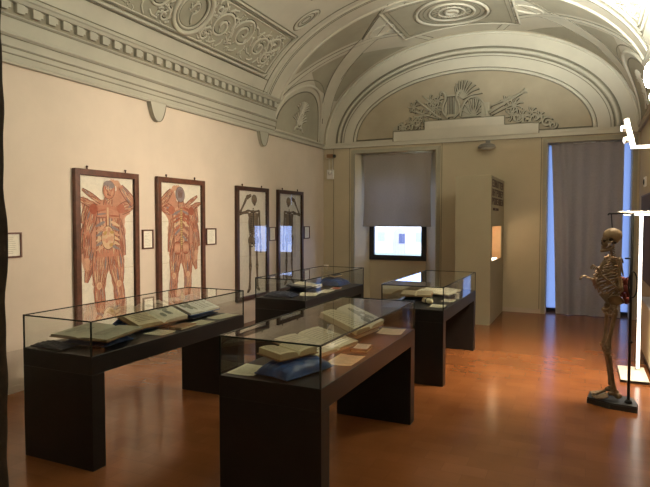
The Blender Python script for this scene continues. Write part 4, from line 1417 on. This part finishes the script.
# three rows of heavy brown lettering and a smaller fourth row
def glyph(mb, y, z, w, h, k):
    x = px1 + .001
    s = .24
    bars = [[(0, s, 0, 1), (1 - s, 1, 0, 1), (s, 1 - s, .42, .58)], [(0, s, 0, 1), (s, 1, 0, .18), (s, 1, .82, 1), (s, .8, .42, .58)],
            [(0, s, 0, 1), (1 - s, 1, 0, 1), (s, 1 - s, .82, 1), (s, 1 - s, 0, .18)], [(.38, .62, 0, 1), (0, 1, .82, 1)],
            [(0, s, 0, 1), (1 - s, 1, .5, 1), (s, 1 - s, .82, 1), (s, 1 - s, .42, .58)], [(0, s, 0, 1), (1 - s, 1, 0, 1), (s, 1 - s, 0, .18)]][k % 6]
    for a, c, d, e in bars:
        mb.box(x, x + .004, y + a * w, y + c * w, z + d * h, z + e * h)
b = MB(); rr = random.Random(4)
for row, (z, h) in enumerate(((2.245, .125), (2.10, .115), (1.955, .115))):
    yy = py0 + .10
    while yy < 10.72:
        glyph(b, yy, z, .135, h, rr.randrange(6)); yy += .17
yy = py0 + .2
while yy < 10.2:
    glyph(b, yy, 1.86, .05, .045, rr.randrange(6)); yy += .075
b.build('lettering', M_text, t)
ld = bpy.data.lights.new('niche_light', 'POINT'); ld.energy = 5.0; ld.color = (1, .72, .42); ld.shadow_soft_size = .03
lo = bpy.data.objects.new('niche_light', ld); COL.objects.link(lo); lo.location = (px1 - .10, 10.1, nz1 - .06)

# ------------------------------------------------------------------ small wall fittings
t = thing('wall_floodlight', 'grey domed floodlight on the back wall above the partition', 'lamp', (3.40, YB, 3.07))
b = MB(); b.box(3.36, 3.44, YB - .06, YB - .0, 3.10, 3.185); b.build('bracket', M_grey, t, bevel=.005)
b = MB(); b.ell((3.40, YB - .17, 3.05), (.165, .13, .075), 20, 10, fn=lambda p: Vector((p.x, p.y, max(p.z, -.25)))); b.build('housing', M_grey, t, smooth=True)
b = MB(); b.ell((3.41, YB - .19, 3.03), (.125, .10, .03), 18, 8); b.build('lens', M_lens, t, smooth=True)

t = thing('security_camera', 'small bracketed security camera high in the left back corner', 'camera', (.2, YB, 3.04))
b = MB(); b.box(.07, .13, YB - .03, YB - .0, 3.0, 3.09); b.tube([(.10, YB - .02, 3.04), (.16, YB - .10, 3.04)], .012, 8); b.build('bracket', M_white, t)
b = MB(); b.box(.13, .28, YB - .15, YB - .08, 3.0, 3.075); b.build('camera_body', M_tan, t, bevel=.006)
b = MB(); b.tube([(.275, YB - .115, 3.035), (.315, YB - .125, 3.03)], .034, 12); b.build('lens_barrel', M_iron, t, smooth=True)
t = thing('alarm_box', 'small white alarm box on the back wall under the security camera', 'alarm', (.17, YB, 2.6))
b = MB(); b.box(.10, .25, YB - .06, YB, 2.56, 2.76); b.build('alarm_housing', M_white, t, bevel=.012)
b = MB(); b.ell((.175, YB - .06, 2.69), (.045, .025, .045), 12, 8); b.build('sensor_dome', M_lens, t, smooth=True)
b = MB()
for xx in (.135, .215):
    b.tube([(xx, YB - .012, 2.76), (xx, YB - .012, 2.99)], .007, 6)
b.build('conduit', M_white, t, smooth=True)
t = thing('wall_socket', 'small white fitting low on the back wall left of the window', 'socket', (.075, YB, .68))
b = MB(); b.lathe((.075, YB - .02, .66), [(.02, 0), (.03, .03), (.055, .075), (.05, .085)], 12); b.build('shade', M_white, t, smooth=True)
b = MB(); b.box(.05, .10, YB - .012, YB, .64, .74); b.build('back_plate', M_white, t)

# dark drape at the left edge
t = thing('dark_drape', 'dark hanging drape at the far left edge of the photo', 'drape', (1.7, 1.9, 0))
DRX = 2.422
def drape(u, v):
    z = lerp(3.18, 0.01, v)
    e = DRX - .034 * v + .020 * math.exp(-((z - 1.58) / .16) ** 2) + .006 * sin(z * 9) + .004 * sin(z * 23)
    x = lerp(1.7, e, u)
    return Vector((x, 1.9 + .03 * sin(u * 26 + v * 1.5) * (1 - u * .6), z))
b = MB(); b.grid(drape, 50, 60); b.build('drape_cloth', M_dkdoor, t, smooth=True)
b = MB(); b.tube([(1.65, 1.9, 3.185), (2.43, 1.9, 3.185)], .012, 8); b.build('drape_rail', M_iron, t, smooth=True)

# ------------------------------------------------------------------ skeleton on its stand
SX, SY = 5.315, 5.79
pole = Vector((5.452, 5.70, 0))
t = thing('skeleton_stand', 'black pole stand with a flat dark base holding the skeleton', 'stand', (5.32, 5.78, 0))
b = MB()
poly = [(5.112, 5.735), (5.135, 5.94), (5.20, 5.985), (5.505, 5.885), (5.53, 5.70), (5.515, 5.60), (5.30, 5.63)]
n = len(poly)
for z0, z1, s in ((0.0, .045, 1.0), (.045, .058, .985)):
    c = (5.32, 5.78)
    P_ = [(c[0] + (x - c[0]) * s, c[1] + (y - c[1]) * s) for x, y in poly]
    b.add([(x, y, z0) for x, y in P_] + [(x, y, z1) for x, y in P_], [tuple(range(n, 2 * n)), tuple(range(n))[::-1]] + [(i, (i + 1) % n, n + (i + 1) % n, n + i) for i in range(n)])
b.build('base_plate', M_plate, t, bevel=.004)
b = MB(); b.tube([(pole.x, pole.y, .055), (pole.x, pole.y, 1.765)], .0125, 10); b.lathe((pole.x, pole.y, .058), [(.032, 0), (.032, .012), (.02, .03)], 14); b.build('pole', M_iron, t, smooth=True)
b = MB()
b.tube([(pole.x, pole.y, 1.755), (pole.x - .06, pole.y + .03, 1.765), (SX - .05, SY, 1.762), (SX - .055, SY + .005, 1.75)], .008, 8)
b.tube([(SX - .03, SY, 1.76), (SX - .02, SY, 1.634)], .005, 6)
b.build('hanger_arm', M_iron, t, smooth=True)
b = MB()
lp = [(pole.x + .012 + .034 * cos(a * pi / 12), pole.y - .02, 1.13 + .115 * sin(a * pi / 12)) for a in range(24)]
b.tube(lp, .007, 6, closed=True)
b.build('cable_loop', M_iron, t, smooth=True)
b = MB(); b.tube([(pole.x - .005, pole.y, .60), (pole.x + .02, pole.y, .62)], .018, 8); b.tube([(pole.x, pole.y, 1.36), (pole.x - .05, pole.y + .03, 1.36)], .008, 6); b.build('clamp', M_iron, t, smooth=True)
# dark red bundle hanging on the pole
t = thing('red_bundle', 'dark red cloth bundle hanging on the skeleton pole', 'cloth', (pole.x - .05, pole.y + .05, 1.0))
b = MB()
rr = random.Random(5)
for k in range(9):
    c = (pole.x - .03 + rr.uniform(-.03, .03), pole.y + .19 + rr.uniform(-.02, .03), 1.06 + rr.uniform(-.10, .10))
    b.ell(c, (rr.uniform(.018, .032), rr.uniform(.018, .03), rr.uniform(.03, .055)), 10, 7)
b.build('cloth_folds', M_red, t, smooth=True)
b = MB(); b.tube([(pole.x - .005, pole.y + .02, 1.20), (pole.x - .03, pole.y + .12, 1.17), (pole.x - .03, pole.y + .19, 1.10)], .005, 6); b.build('cord', M_red, t, smooth=True)

# the skeleton faces -x; a = forward (world -x), l = sideways (world y)
sk = thing('skeleton', 'full human skeleton on the black pole stand, facing the display cases with forearms raised', 'skeleton', (SX, SY, .058))
SKELETON_TURN = radians(13)
def S(a, l, z):
    return Vector((SX - a, SY + l, z))
def bonetube(mb, p0, p1, r, k0=1.8, k1=1.7, n=8):
    p0, p1 = Vector(p0), Vector(p1)
    pts, rs = [], []
    for t_, f_ in ((0, .6), (.03, k0), (.09, k0 * .9), (.2, 1.1), (.5, .95), (.8, 1.1), (.91, k1 * .9), (.97, k1), (1, .6)):
        pts.append(p0.lerp(p1, t_)); rs.append(r * f_ * 1.22)
    mb.tube(pts, rs, n)
# skull
b = MB()
def cran(p):
    q = Vector(p)
    if q.x > 0:            # p.x>0 is the back of the head (world +x)
        q.z *= 1.0 + .04 * q.x
    else:
        q.z = q.z if q.z > -.25 else -.25 + (q.z + .25) * .5
    if q.z < -.5:
        q.x *= .9; q.y *= .85
    return q
b.ell(S(.004, 0, 1.548), (.082, .066, .074), 24, 16, fn=cran)
# face block: brow, maxilla
b.ell(S(.062, 0, 1.525), (.030, .058, .026), 14, 8)
b.ell(S(.066, 0, 1.478), (.026, .036, .034), 14, 8)
for s in (-1, 1):
    b.tube([S(.072, s * .034, 1.497), S(.050, s * .062, 1.497), S(.01, s * .071, 1.502)], [.010, .008, .006], 7)
    b.tube([S(.084, s * .016, 1.52), S(.088, s * .013, 1.495), S(.082, s * .022, 1.468)], [.008, .006, .008], 6)
b.tube([S(.083, 0, 1.528), S(.097, 0, 1.503)], [.008, .006], 6)
skull = b.build('skull', M_bone, sk, smooth=True)
b = MB()
for s in (-1, 1):
    b.ell(S(.080, s * .030, 1.505), (.014, .017, .015), 10, 7)
    b.ell(S(.0, s * .069, 1.488), (.012, .006, .010), 8, 6)
    b.ell(S(.030, s * .060, 1.517), (.020, .008, .016), 8, 6)
b.ell(S(.092, 0, 1.482), (.008, .010, .014), 8, 6)
b.build('hollow_shade', M_socket, skull, smooth=True)  # dark solids stand in for shade in the sockets
b = MB()
for k in range(14):
    a = -1.25 + 2.5 * k / 13
    b.box(-.004, .004, -.0032, .0032, -.007, .007, M=Matrix.Translation(S(.060 + .034 * cos(a), .034 * sin(a), 1.452)))
    b.box(-.004, .004, -.0032, .0032, -.006, .006, M=Matrix.Translation(S(.057 + .034 * cos(a), .033 * sin(a), 1.437)))
b.build('tooth_row', M_bone, skull)
b = MB()
jaw = [S(.004, -.058, 1.488), S(.014, -.056, 1.440), S(.055, -.040, 1.418), S(.088, -.016, 1.412), S(.093, 0, 1.412), S(.088, .016, 1.412), S(.055, .040, 1.418), S(.014, .056, 1.440), S(.004, .058, 1.488)]
b.tube(jaw, [.007, .012, .012, .013, .015, .013, .012, .012, .007], 8)
b.build('jaw', M_bone, sk, smooth=True)
# spine
b = MB()
def spine(z):
    # forward offset along the height
    return -.035 + .030 * sin((z - .92) / .5 * pi * 1.15 + .5) * -1 + .012
for k in range(24):
    z = 1.455 - k * .0215
    a = spine(z) + .012
    r = .012 + .009 * k / 23
    b.lathe(S(a, 0, z - .008), [(r * .9, 0), (r, .003), (r * .86, .008), (r, .013), (r * .9, .016)], 10)
    b.tube([S(a - .012, 0, z), S(a - .038 - .006 * (k > 6), 0, z - .012)], [.006, .004], 5)
    for s in (-1, 1):
        b.tube([S(a - .008, s * .008, z), S(a - .016, s * (.024 + .004 * (k > 6)), z)], [.005, .004], 5)
b.build('spine', M_bone, sk, smooth=True)
b = MB()
for k in range(23):
    z = 1.4445 - k * .0215
    b.lathe(S(spine(z) + .012, 0, z - .003), [(.011 + .008 * k / 23, 0), (.011 + .008 * k / 23, .006)], 10)
b.build('spinal_disc', M_cart, sk, smooth=True)
# rib cage
b, bc = MB(), MB()
for k in range(12):
    z = 1.342 - k * .0235
    a0 = spine(z) + .005
    wv = (.060, .085, .102, .113, .121, .127, .131, .132, .128, .118, .100, .08)[k]
    fr = (.055, .090, .118, .136, .148, .155, .158, .150, .130, .10, .055, .02)[k]
    drop = .035 + .0095 * k
    for s in (-1, 1):
        pts = []
        end = 1.0 if k < 10 else .72
        for i in range(13):
            ph = pi * i / 12 * end
            aa = a0 - .032 * sin(min(ph, pi / 2) * 2) + (fr - a0) * (1 - cos(ph)) / 2
            pts.append(S(aa, s * (.012 + wv * sin(ph) ** .75 if ph < pi else .012), z - drop * (1 - cos(ph)) / 2))
        m_ = 10 if k < 10 else 13
        b.tube(pts[:m_ + 1], .0072, 6)
        if k < 10:
            zt = 1.285 - .016 * min(k, 7)
            tgt = S(.078 + .010 * min(k, 6), s * .014, max(1.165, zt - .01 * k))
            bc.tube([pts[m_], pts[m_].lerp(tgt, .5) + Vector((-.006, 0, -.006)), tgt], .0062, 6)
b.build('rib_cage', M_bone, sk, smooth=True)
bc.build('rib_cartilage', M_cart, sk, smooth=True)
b = MB()
b.tube([S(.062, 0, 1.325), S(.082, 0, 1.285), S(.108, 0, 1.22), S(.128, 0, 1.165), S(.126, 0, 1.135)], [.016, .020, .015, .013, .006], 8)
b.build('breastbone', M_bone, sk, smooth=True)
# shoulder girdle
for s in (-1, 1):
    b = MB(); b.tube([S(.060, s * .016, 1.335), S(.050, s * .07, 1.350), S(.018, s * .12, 1.352), S(-.005, s * .155, 1.355)], [.009, .007, .007, .009], 7); b.build('collarbone', M_bone, sk, smooth=True)
    b = MB()
    pts = [S(-.012, s * .15, 1.345), S(-.055, s * .065, 1.335), S(-.072, s * .075, 1.19), S(-.035, s * .125, 1.285)]
    nrm = Vector((.006, 0, 0))
    b.add([p + nrm for p in pts] + [p - nrm for p in pts], [(0, 1, 2, 3), (7, 6, 5, 4), (0, 4, 5, 1), (1, 5, 6, 2), (2, 6, 7, 3), (3, 7, 4, 0)])
    b.tube([S(-.070, s * .07, 1.31), S(-.045, s * .12, 1.345), S(-.005, s * .165, 1.362)], [.006, .008, .010], 6)
    b.build('shoulder_blade', M_bone, sk, smooth=False)
# arms: forearms raised forwards
def arm(s, el, wr, spreadup):
    sh = S(-.008, s * .165, 1.338)
    e, w_ = S(*el), S(*wr)
    b = MB(); b.ell(sh, (.022, .022, .022), 10, 7); bonetube(b, sh, e, .0105, 1.7, 2.0); b.build('upper_arm_bone', M_bone, sk, smooth=True)
    d = (w_ - e).normalized()
    sd = Vector((0, 1, 0)) * .012
    for nm, o_ in (('radius_bone', sd), ('ulna_bone', -sd)):
        b = MB(); bonetube(b, e + o_ * .6, w_ + o_, .0065, 1.7, 1.6); b.build(nm, M_bone, sk, smooth=True)
    # hand
    b = MB()
    up = Vector((0, 0, 1))
    pd = (d + up * spreadup).normalized()
    side = Vector((0, 1, 0))
    for k in range(7):
        b.ell(w_ + pd * (.012 + .010 * (k % 2)) + side * (-.018 + .012 * (k // 2)), (.008, .008, .008), 7, 5)
    for k in range(5):
        o_ = side * (s * (-.026 + .013 * k))
        if k == 0:   # thumb leaves the side of the palm near the base
            q0 = w_ + pd * .018 + o_
            q1 = q0 + (pd * .7 - side * s * .6).normalized() * .036
            q2 = q1 + (pd * .9 - up * .2).normalized() * .028
            q3 = q2 + (pd * .9 - up * .4).normalized() * .022
            q = [q0, q1, q2, q3]
        else:
            L_ = (.062, .066, .062, .056)[k - 1]
            q0 = w_ + pd * .022 + o_ * .8
            q1 = q0 + (pd + side * s * (-.12 + .08 * k) * .6).normalized() * L_
            c1 = (pd * 1.0 - up * .55).normalized(); c2 = (pd * .7 - up * 1.0).normalized(); c3 = (pd * .25 - up * 1.0).normalized()
            f_ = (.95, 1.05, 1.0, .8)[k - 1]
            q2 = q1 + c1 * .036 * f_; q3 = q2 + c2 * .024 * f_; q4 = q3 + c3 * .018 * f_
            q = [q0, q1, q2, q3, q4]
        for p_, r_ in zip(q, q[1:]):
            bonetube(b, p_, r_, .0042, 1.5, 1.4, 6)
    b.build('hand', M_bone, sk, smooth=True)
arm(-1, (-.015, -.20, 1.075), (.125, -.150, 1.195), .75)
arm(1, (-.02, .195, 1.075), (.130, .140, 1.125), .25)
# pelvis
b = MB()
b.tube([S(-.005, 0, .965), S(-.022, 0, .93), S(-.03, 0, .895), S(-.018, 0, .865)], [.030, .034, .022, .008], 10)
for s in (-1, 1):
    def iliac(u, v, s=s):
        # fan from the hip socket to the crest
        ang = lerp(-.65, 1.15, u)
        r = v * (.098 + .012 * sin(pi * u))
        a = .012 - sin(ang) * r * .95 * 1.0
        z = .905 + cos(ang) * r
        l = .080 + .052 * v ** 1.2 - .045 * max(0, u - .35) * v
        return S(a, s * l, z)
    b.grid(lambda u, v: iliac(u, v), 12, 6)
    b.grid(lambda u, v: iliac(u, v) + Vector((0, -s * .008, 0)), 12, 6)
    b.tube([iliac(i / 12, 1) for i in range(13)], .009, 7)
    b.ell(S(.012, s * .088, .90), (.03, .024, .03), 12, 8)
    b.tube([S(.015, s * .082, .895), S(.055, s * .05, .875), S(.07, s * .010, .872)], [.014, .010, .014], 7)
    b.tube([S(.07, s * .012, .868), S(.045, s * .045, .835), S(.0, s * .065, .815), S(-.02, s * .075, .835), S(.0, s * .085, .88)], [.010, .009, .015, .014, .014], 7)
b.build('pelvis', M_bone, sk, smooth=True)
# legs
for s, da in ((-1, .010), (1, -.012)):
    hip = S(.008, s * .095, .893); gt = S(.0, s * .14, .885)
    knee = S(.040 + da, s * .082, .535); knee2 = S(.038 + da, s * .080, .505)
    ank = S(-.022 + da * .5, s * .066, .150)
    b = MB()
    b.ell(hip, (.023, .023, .023), 12, 8)
    b.tube([hip, S(.002, s * .125, .872)], [.014, .016], 8)
    b.ell(S(.0, s * .132, .875), (.02, .016, .026), 10, 7)
    bonetube(b, S(.002, s * .127, .868), knee, .0135, 1.5, 1.9, 9)
    for q in (-1, 1):
        b.ell(knee + Vector((.006, q * .018, -.002)), (.026, .019, .022), 10, 7)
    b.build('thigh_bone', M_bone, sk, smooth=True)
    b = MB(); b.ell(knee + Vector((-.036, 0, -.002)), (.012, .018, .02), 10, 7); b.build('kneecap', M_bone, sk, smooth=True)
    b = MB()
    bonetube(b, knee2, ank, .0125, 2.1, 1.6, 9)
    b.build('shin_bone', M_bone, sk, smooth=True)
    b = MB(); bonetube(b, knee2 + Vector((.018, s * .028, -.03)), ank + Vector((.008, s * .026, -.012)), .006, 1.7, 1.9, 7); b.build('calf_bone', M_bone, sk, smooth=True)
    # foot: heel, ankle bones, metatarsals and toes
    b = MB()
    fz = .058
    b.ell(ank + Vector((.0, 0, -.022)), (.03, .022, .018), 10, 7)
    b.ell(S(-.060 + da * .5, s * .066, fz + .032), (.034, .021, .026), 12, 8)
    b.tube([S(-.055 + da * .5, s * .066, fz + .036), S(-.01 + da * .5, s * .068, fz + .058), S(.025 + da * .5, s * .070, fz + .048)], [.022, .024, .018], 8)
    for k in range(5):
        o_ = s * (-.026 + .014 * k)
        Ln = (.070, .078, .074, .068, .06)[k]
        r_ = (.0085, .006, .0058, .0056, .0056)[k]
        p0 = S(.030 + da * .5, s * .070 + o_ * .7, fz + .044 - .004 * k)
        p1 = S(.030 + Ln + da * .5, s * .070 + o_ * 1.25, fz + .014)
        bonetube(b, p0, p1, r_, 1.5, 1.5, 6)
        p2 = p1 + Vector((-.026 if k else -.032, o_ * .1, -.002)); bonetube(b, p1, p2, r_ * .9, 1.4, 1.3, 6)
        p3 = p2 + Vector((-.016 if k else -.022, 0, -.004)); bonetube(b, p2, p3, r_ * .8, 1.3, 1.3, 6)
    b.build('foot', M_bone, sk, smooth=True)

sk.rotation_euler = (0, 0, SKELETON_TURN)
sk.location = (SX - .012, SY, .067)

# ------------------------------------------------------------------ lit white stand, plinth and right-hand fittings
t = thing('lit_display_stand', 'white glowing stand with post, shelf and base plate right of the skeleton', 'stand', (5.58, 6.95, 0))
b = MB(); b.box(5.44, 5.705, 6.62, 7.26, 0.0, .035); b.build('base_plate', M_white, t, bevel=.006)
b = MB(); b.box(5.44, 5.705, 6.616, 6.62, 0.006, .03); b.box(5.436, 5.44, 6.62, 7.26, .006, .03); b.build('base_edge', M_iron, t)
b = MB(); b.box(5.615, 5.65, 7.10, 7.15, .035, 1.765); b.build('post', M_white, t)
b = MB(); b.box(5.617, 5.648, 7.094, 7.10, .06, 1.76); b.build('post_light', M_led, t)
b = MB(); b.box(5.40, 5.885, 6.80, 7.16, 1.768, 1.80); b.build('shelf', M_white, t, bevel=.004)
b = MB(); b.box(5.46, 5.88, 6.83, 7.09, 1.758, 1.768); b.build('shelf_light', M_led, t)
t = thing('cream_plinth', 'low cream plinth against the right wall behind the lit stand', 'plinth', (5.80, 7.5, 0))
b = MB(); b.box(5.735, 5.885, 6.3, 8.02, .10, .73); b.build('carcass', M_cream, t, bevel=.004)
b = MB(); b.box(5.72, 5.89, 6.28, 8.04, .73, .75); b.build('plinth_top', M_alu, t, bevel=.003)
b = MB(); b.box(5.765, 5.87, 6.35, 8.0, 0, .10); b.build('toe_kick', M_iron, t)
t = thing('wall_panel', 'dark brown panel on the right wall above the plinth', 'panel', (5.9, 8.9, .8))
b = MB(); b.box(5.885, 5.899, 7.6, 10.33, .80, 2.07); b.build('panel_board', M_brownpanel, t)
b = MB(); b.box(5.882, 5.899, 7.58, 10.35, 2.07, 2.09); b.build('panel_edge', M_woodd, t)
t = thing('wall_sensor', 'small white sensor on the right wall above the dark panel', 'sensor', (5.9, 9.8, 2.28))
b = MB(); b.box(5.872, 5.899, 9.66, 9.90, 2.21, 2.36); b.build('sensor_housing', M_white, t, bevel=.01)
b = MB(); b.ell((5.87, 9.78, 2.28), (.014, .045, .045), 12, 8); b.build('sensor_lens', M_iron, t, smooth=True)

# white lamp rail with two spot heads
t = thing('spotlight_rail', 'white arm with two glowing spot heads in front of the curtain top', 'lamp', (5.89, 6.6, 2.45))
b = MB(); b.box(5.50, 5.895, 6.585, 6.615, 2.435, 2.465); b.build('wall_arm', M_glow, t)  # overexposure put into the arm as emission
b = MB(); b.tube([(5.505, 6.6, 2.44), (5.435, 6.6, 2.74)], .024, 8); b.build('rail', M_glow, t)  # rail glows by its material, the bulbs are separate
for z, x in ((2.655, 5.45), (2.535, 5.475)):
    b = MB(); b.tube([(x + .01, 6.6, z), (x - .055, 6.585, z - .012)], [.024, .034], 12); h = b.build('spot_head', M_white, t, smooth=True)
    b = MB(); b.ell((x - .058, 6.584, z - .0125), (.010, .03, .03), 12, 8); b.build('bulb', M_led, h, smooth=True)
# bright spotlight, head and bulb enlarged to stand for its glare
t = thing('spotlight', 'very bright spotlight high on the right wall', 'lamp', (5.89, 6.6, 3.15))
b = MB(); b.tube([(5.895, 6.6, 3.12), (5.72, 6.6, 3.12)], .02, 8); b.build('arm', M_white, t, smooth=True)
b = MB(); b.tube([(5.76, 6.62, 3.17), (5.64, 6.58, 3.16)], [.07, .135], 18); b.build('lamp_housing', M_white, t, smooth=True)
b = MB(); b.ell((5.625, 6.575, 3.16), (.045, .125, .125), 18, 12); b.build('bulb', M_bulb, t, smooth=True)
t = thing('spotlight', 'smaller glowing spotlight just under the very bright one on the right wall', 'lamp', (5.89, 6.6, 2.95))
b = MB(); b.tube([(5.895, 6.6, 2.95), (5.74, 6.6, 2.95)], .014, 8); b.build('arm', M_white, t, smooth=True)
b = MB(); b.tube([(5.74, 6.6, 2.95), (5.66, 6.59, 2.945)], [.03, .042], 12); b.build('lamp_housing', M_white, t, smooth=True)
b = MB(); b.ell((5.65, 6.588, 2.944), (.016, .036, .036), 12, 8); b.build('bulb', M_bulb, t, smooth=True)


# ------------------------------------------------------------------ lights
def spot(name, loc, tgt, energy, size, blend, col, rad=.06):
    d = bpy.data.lights.new(name, 'SPOT')
    d.energy = energy; d.spot_size = radians(size); d.spot_blend = blend; d.color = col; d.shadow_soft_size = rad
    o = bpy.data.objects.new(name, d); COL.objects.link(o)
    o.location = loc
    o.rotation_euler = (Vector(tgt) - Vector(loc)).to_track_quat('-Z', 'Y').to_euler()
    return o
WARM = (1.0, .82, .63)
spot('wall_spot', (5.50, 6.53, 3.12), (0.0, 6.0, 1.5), 555, 60, 1.0, WARM, .07)
spot('wall_spot_2', (5.40, 6.58, 2.62), (0.0, 4.6, 1.6), 400, 60, 1.0, WARM, .05)
spot('floor_spot', (5.50, 6.35, 2.95), (4.8, 6.9, 0), 700, 78, 1.0, (1, .78, .52), .35)
d = bpy.data.lights.new('lamp_glow', 'POINT'); d.energy = 30; d.color = (1, .95, .84); d.shadow_soft_size = .08
o = bpy.data.objects.new('lamp_glow', d); COL.objects.link(o); o.location = (5.52, 6.5, 3.30)
spot('vault_fill_spot', (5.45, 6.1, 3.0), (5.0, 8.1, 4.72), 900, 82, 1.0, (.97, 1.0, .90), .08)  # extra spot added to brighten the right side of the vault
# unseen area fills added to brighten the room and the vault
d = bpy.data.lights.new('room_fill', 'AREA'); d.energy = 10; d.color = (1, .88, .68); d.shape = 'RECTANGLE'; d.size = 2.5; d.size_y = 2.5
o = bpy.data.objects.new('room_fill', d); COL.objects.link(o); o.location = (3.0, -1.4, 4.6)
o.rotation_euler = (radians(25), 0, 0)
d = bpy.data.lights.new('vault_fill_area', 'AREA'); d.energy = 245; d.color = (.97, 1.0, .86); d.shape = 'RECTANGLE'; d.size = .3; d.size_y = 7
o = bpy.data.objects.new('vault_fill_area', d); COL.objects.link(o); o.location = (5.70, 3.6, 3.9)
o.rotation_euler = (radians(180), radians(-35), 0)
# sun on the courtyard
d = bpy.data.lights.new('sun', 'SUN'); d.energy = 8; d.color = (1, .96, .9); d.angle = radians(1)
o = bpy.data.objects.new('sun', d); COL.objects.link(o)
o.rotation_euler = Vector((-.35, .8, -.65)).to_track_quat('-Z', 'Y').to_euler()

# world: bright overcast blue sky
w = bpy.data.worlds.new('World'); scene.world = w
w.use_nodes = True
bg = w.node_tree.nodes['Background']
bg.inputs['Color'].default_value = (.42, .55, 1.0, 1)
bg.inputs['Strength'].default_value = 5.0

# ------------------------------------------------------------------ camera
cam = bpy.data.cameras.new('camera')
co = bpy.data.objects.new('camera', cam); COL.objects.link(co)
cam.sensor_fit = 'HORIZONTAL'
cam.sensor_width = 36
cam.lens = 36 * 563.9 / 650
cam.clip_end = 300
yw, pt, rl = radians(24.67), radians(2.384), radians(.081)
fw = Vector((-sin(yw) * cos(pt), cos(yw) * cos(pt), -sin(pt)))
rt = Vector((cos(yw), sin(yw), 0)); up = rt.cross(fw)
r2 = rt * cos(rl) + up * sin(rl); u2 = -rt * sin(rl) + up * cos(rl)
mw = Matrix((r2, u2, -fw)).transposed().to_4x4()
mw.translation = (5.061, 0, 1.7)
co.matrix_world = mw
scene.camera = co

scene.view_settings.view_transform = 'Standard'
scene.view_settings.look = 'None'
scene.view_settings.exposure = 0.22
scene.cycles.use_denoising = True
scene.cycles.transparent_max_bounces = 40
scene.cycles.max_bounces = 10
scene.cycles.diffuse_bounces = 5
scene.cycles.sample_clamp_indirect = 6.0
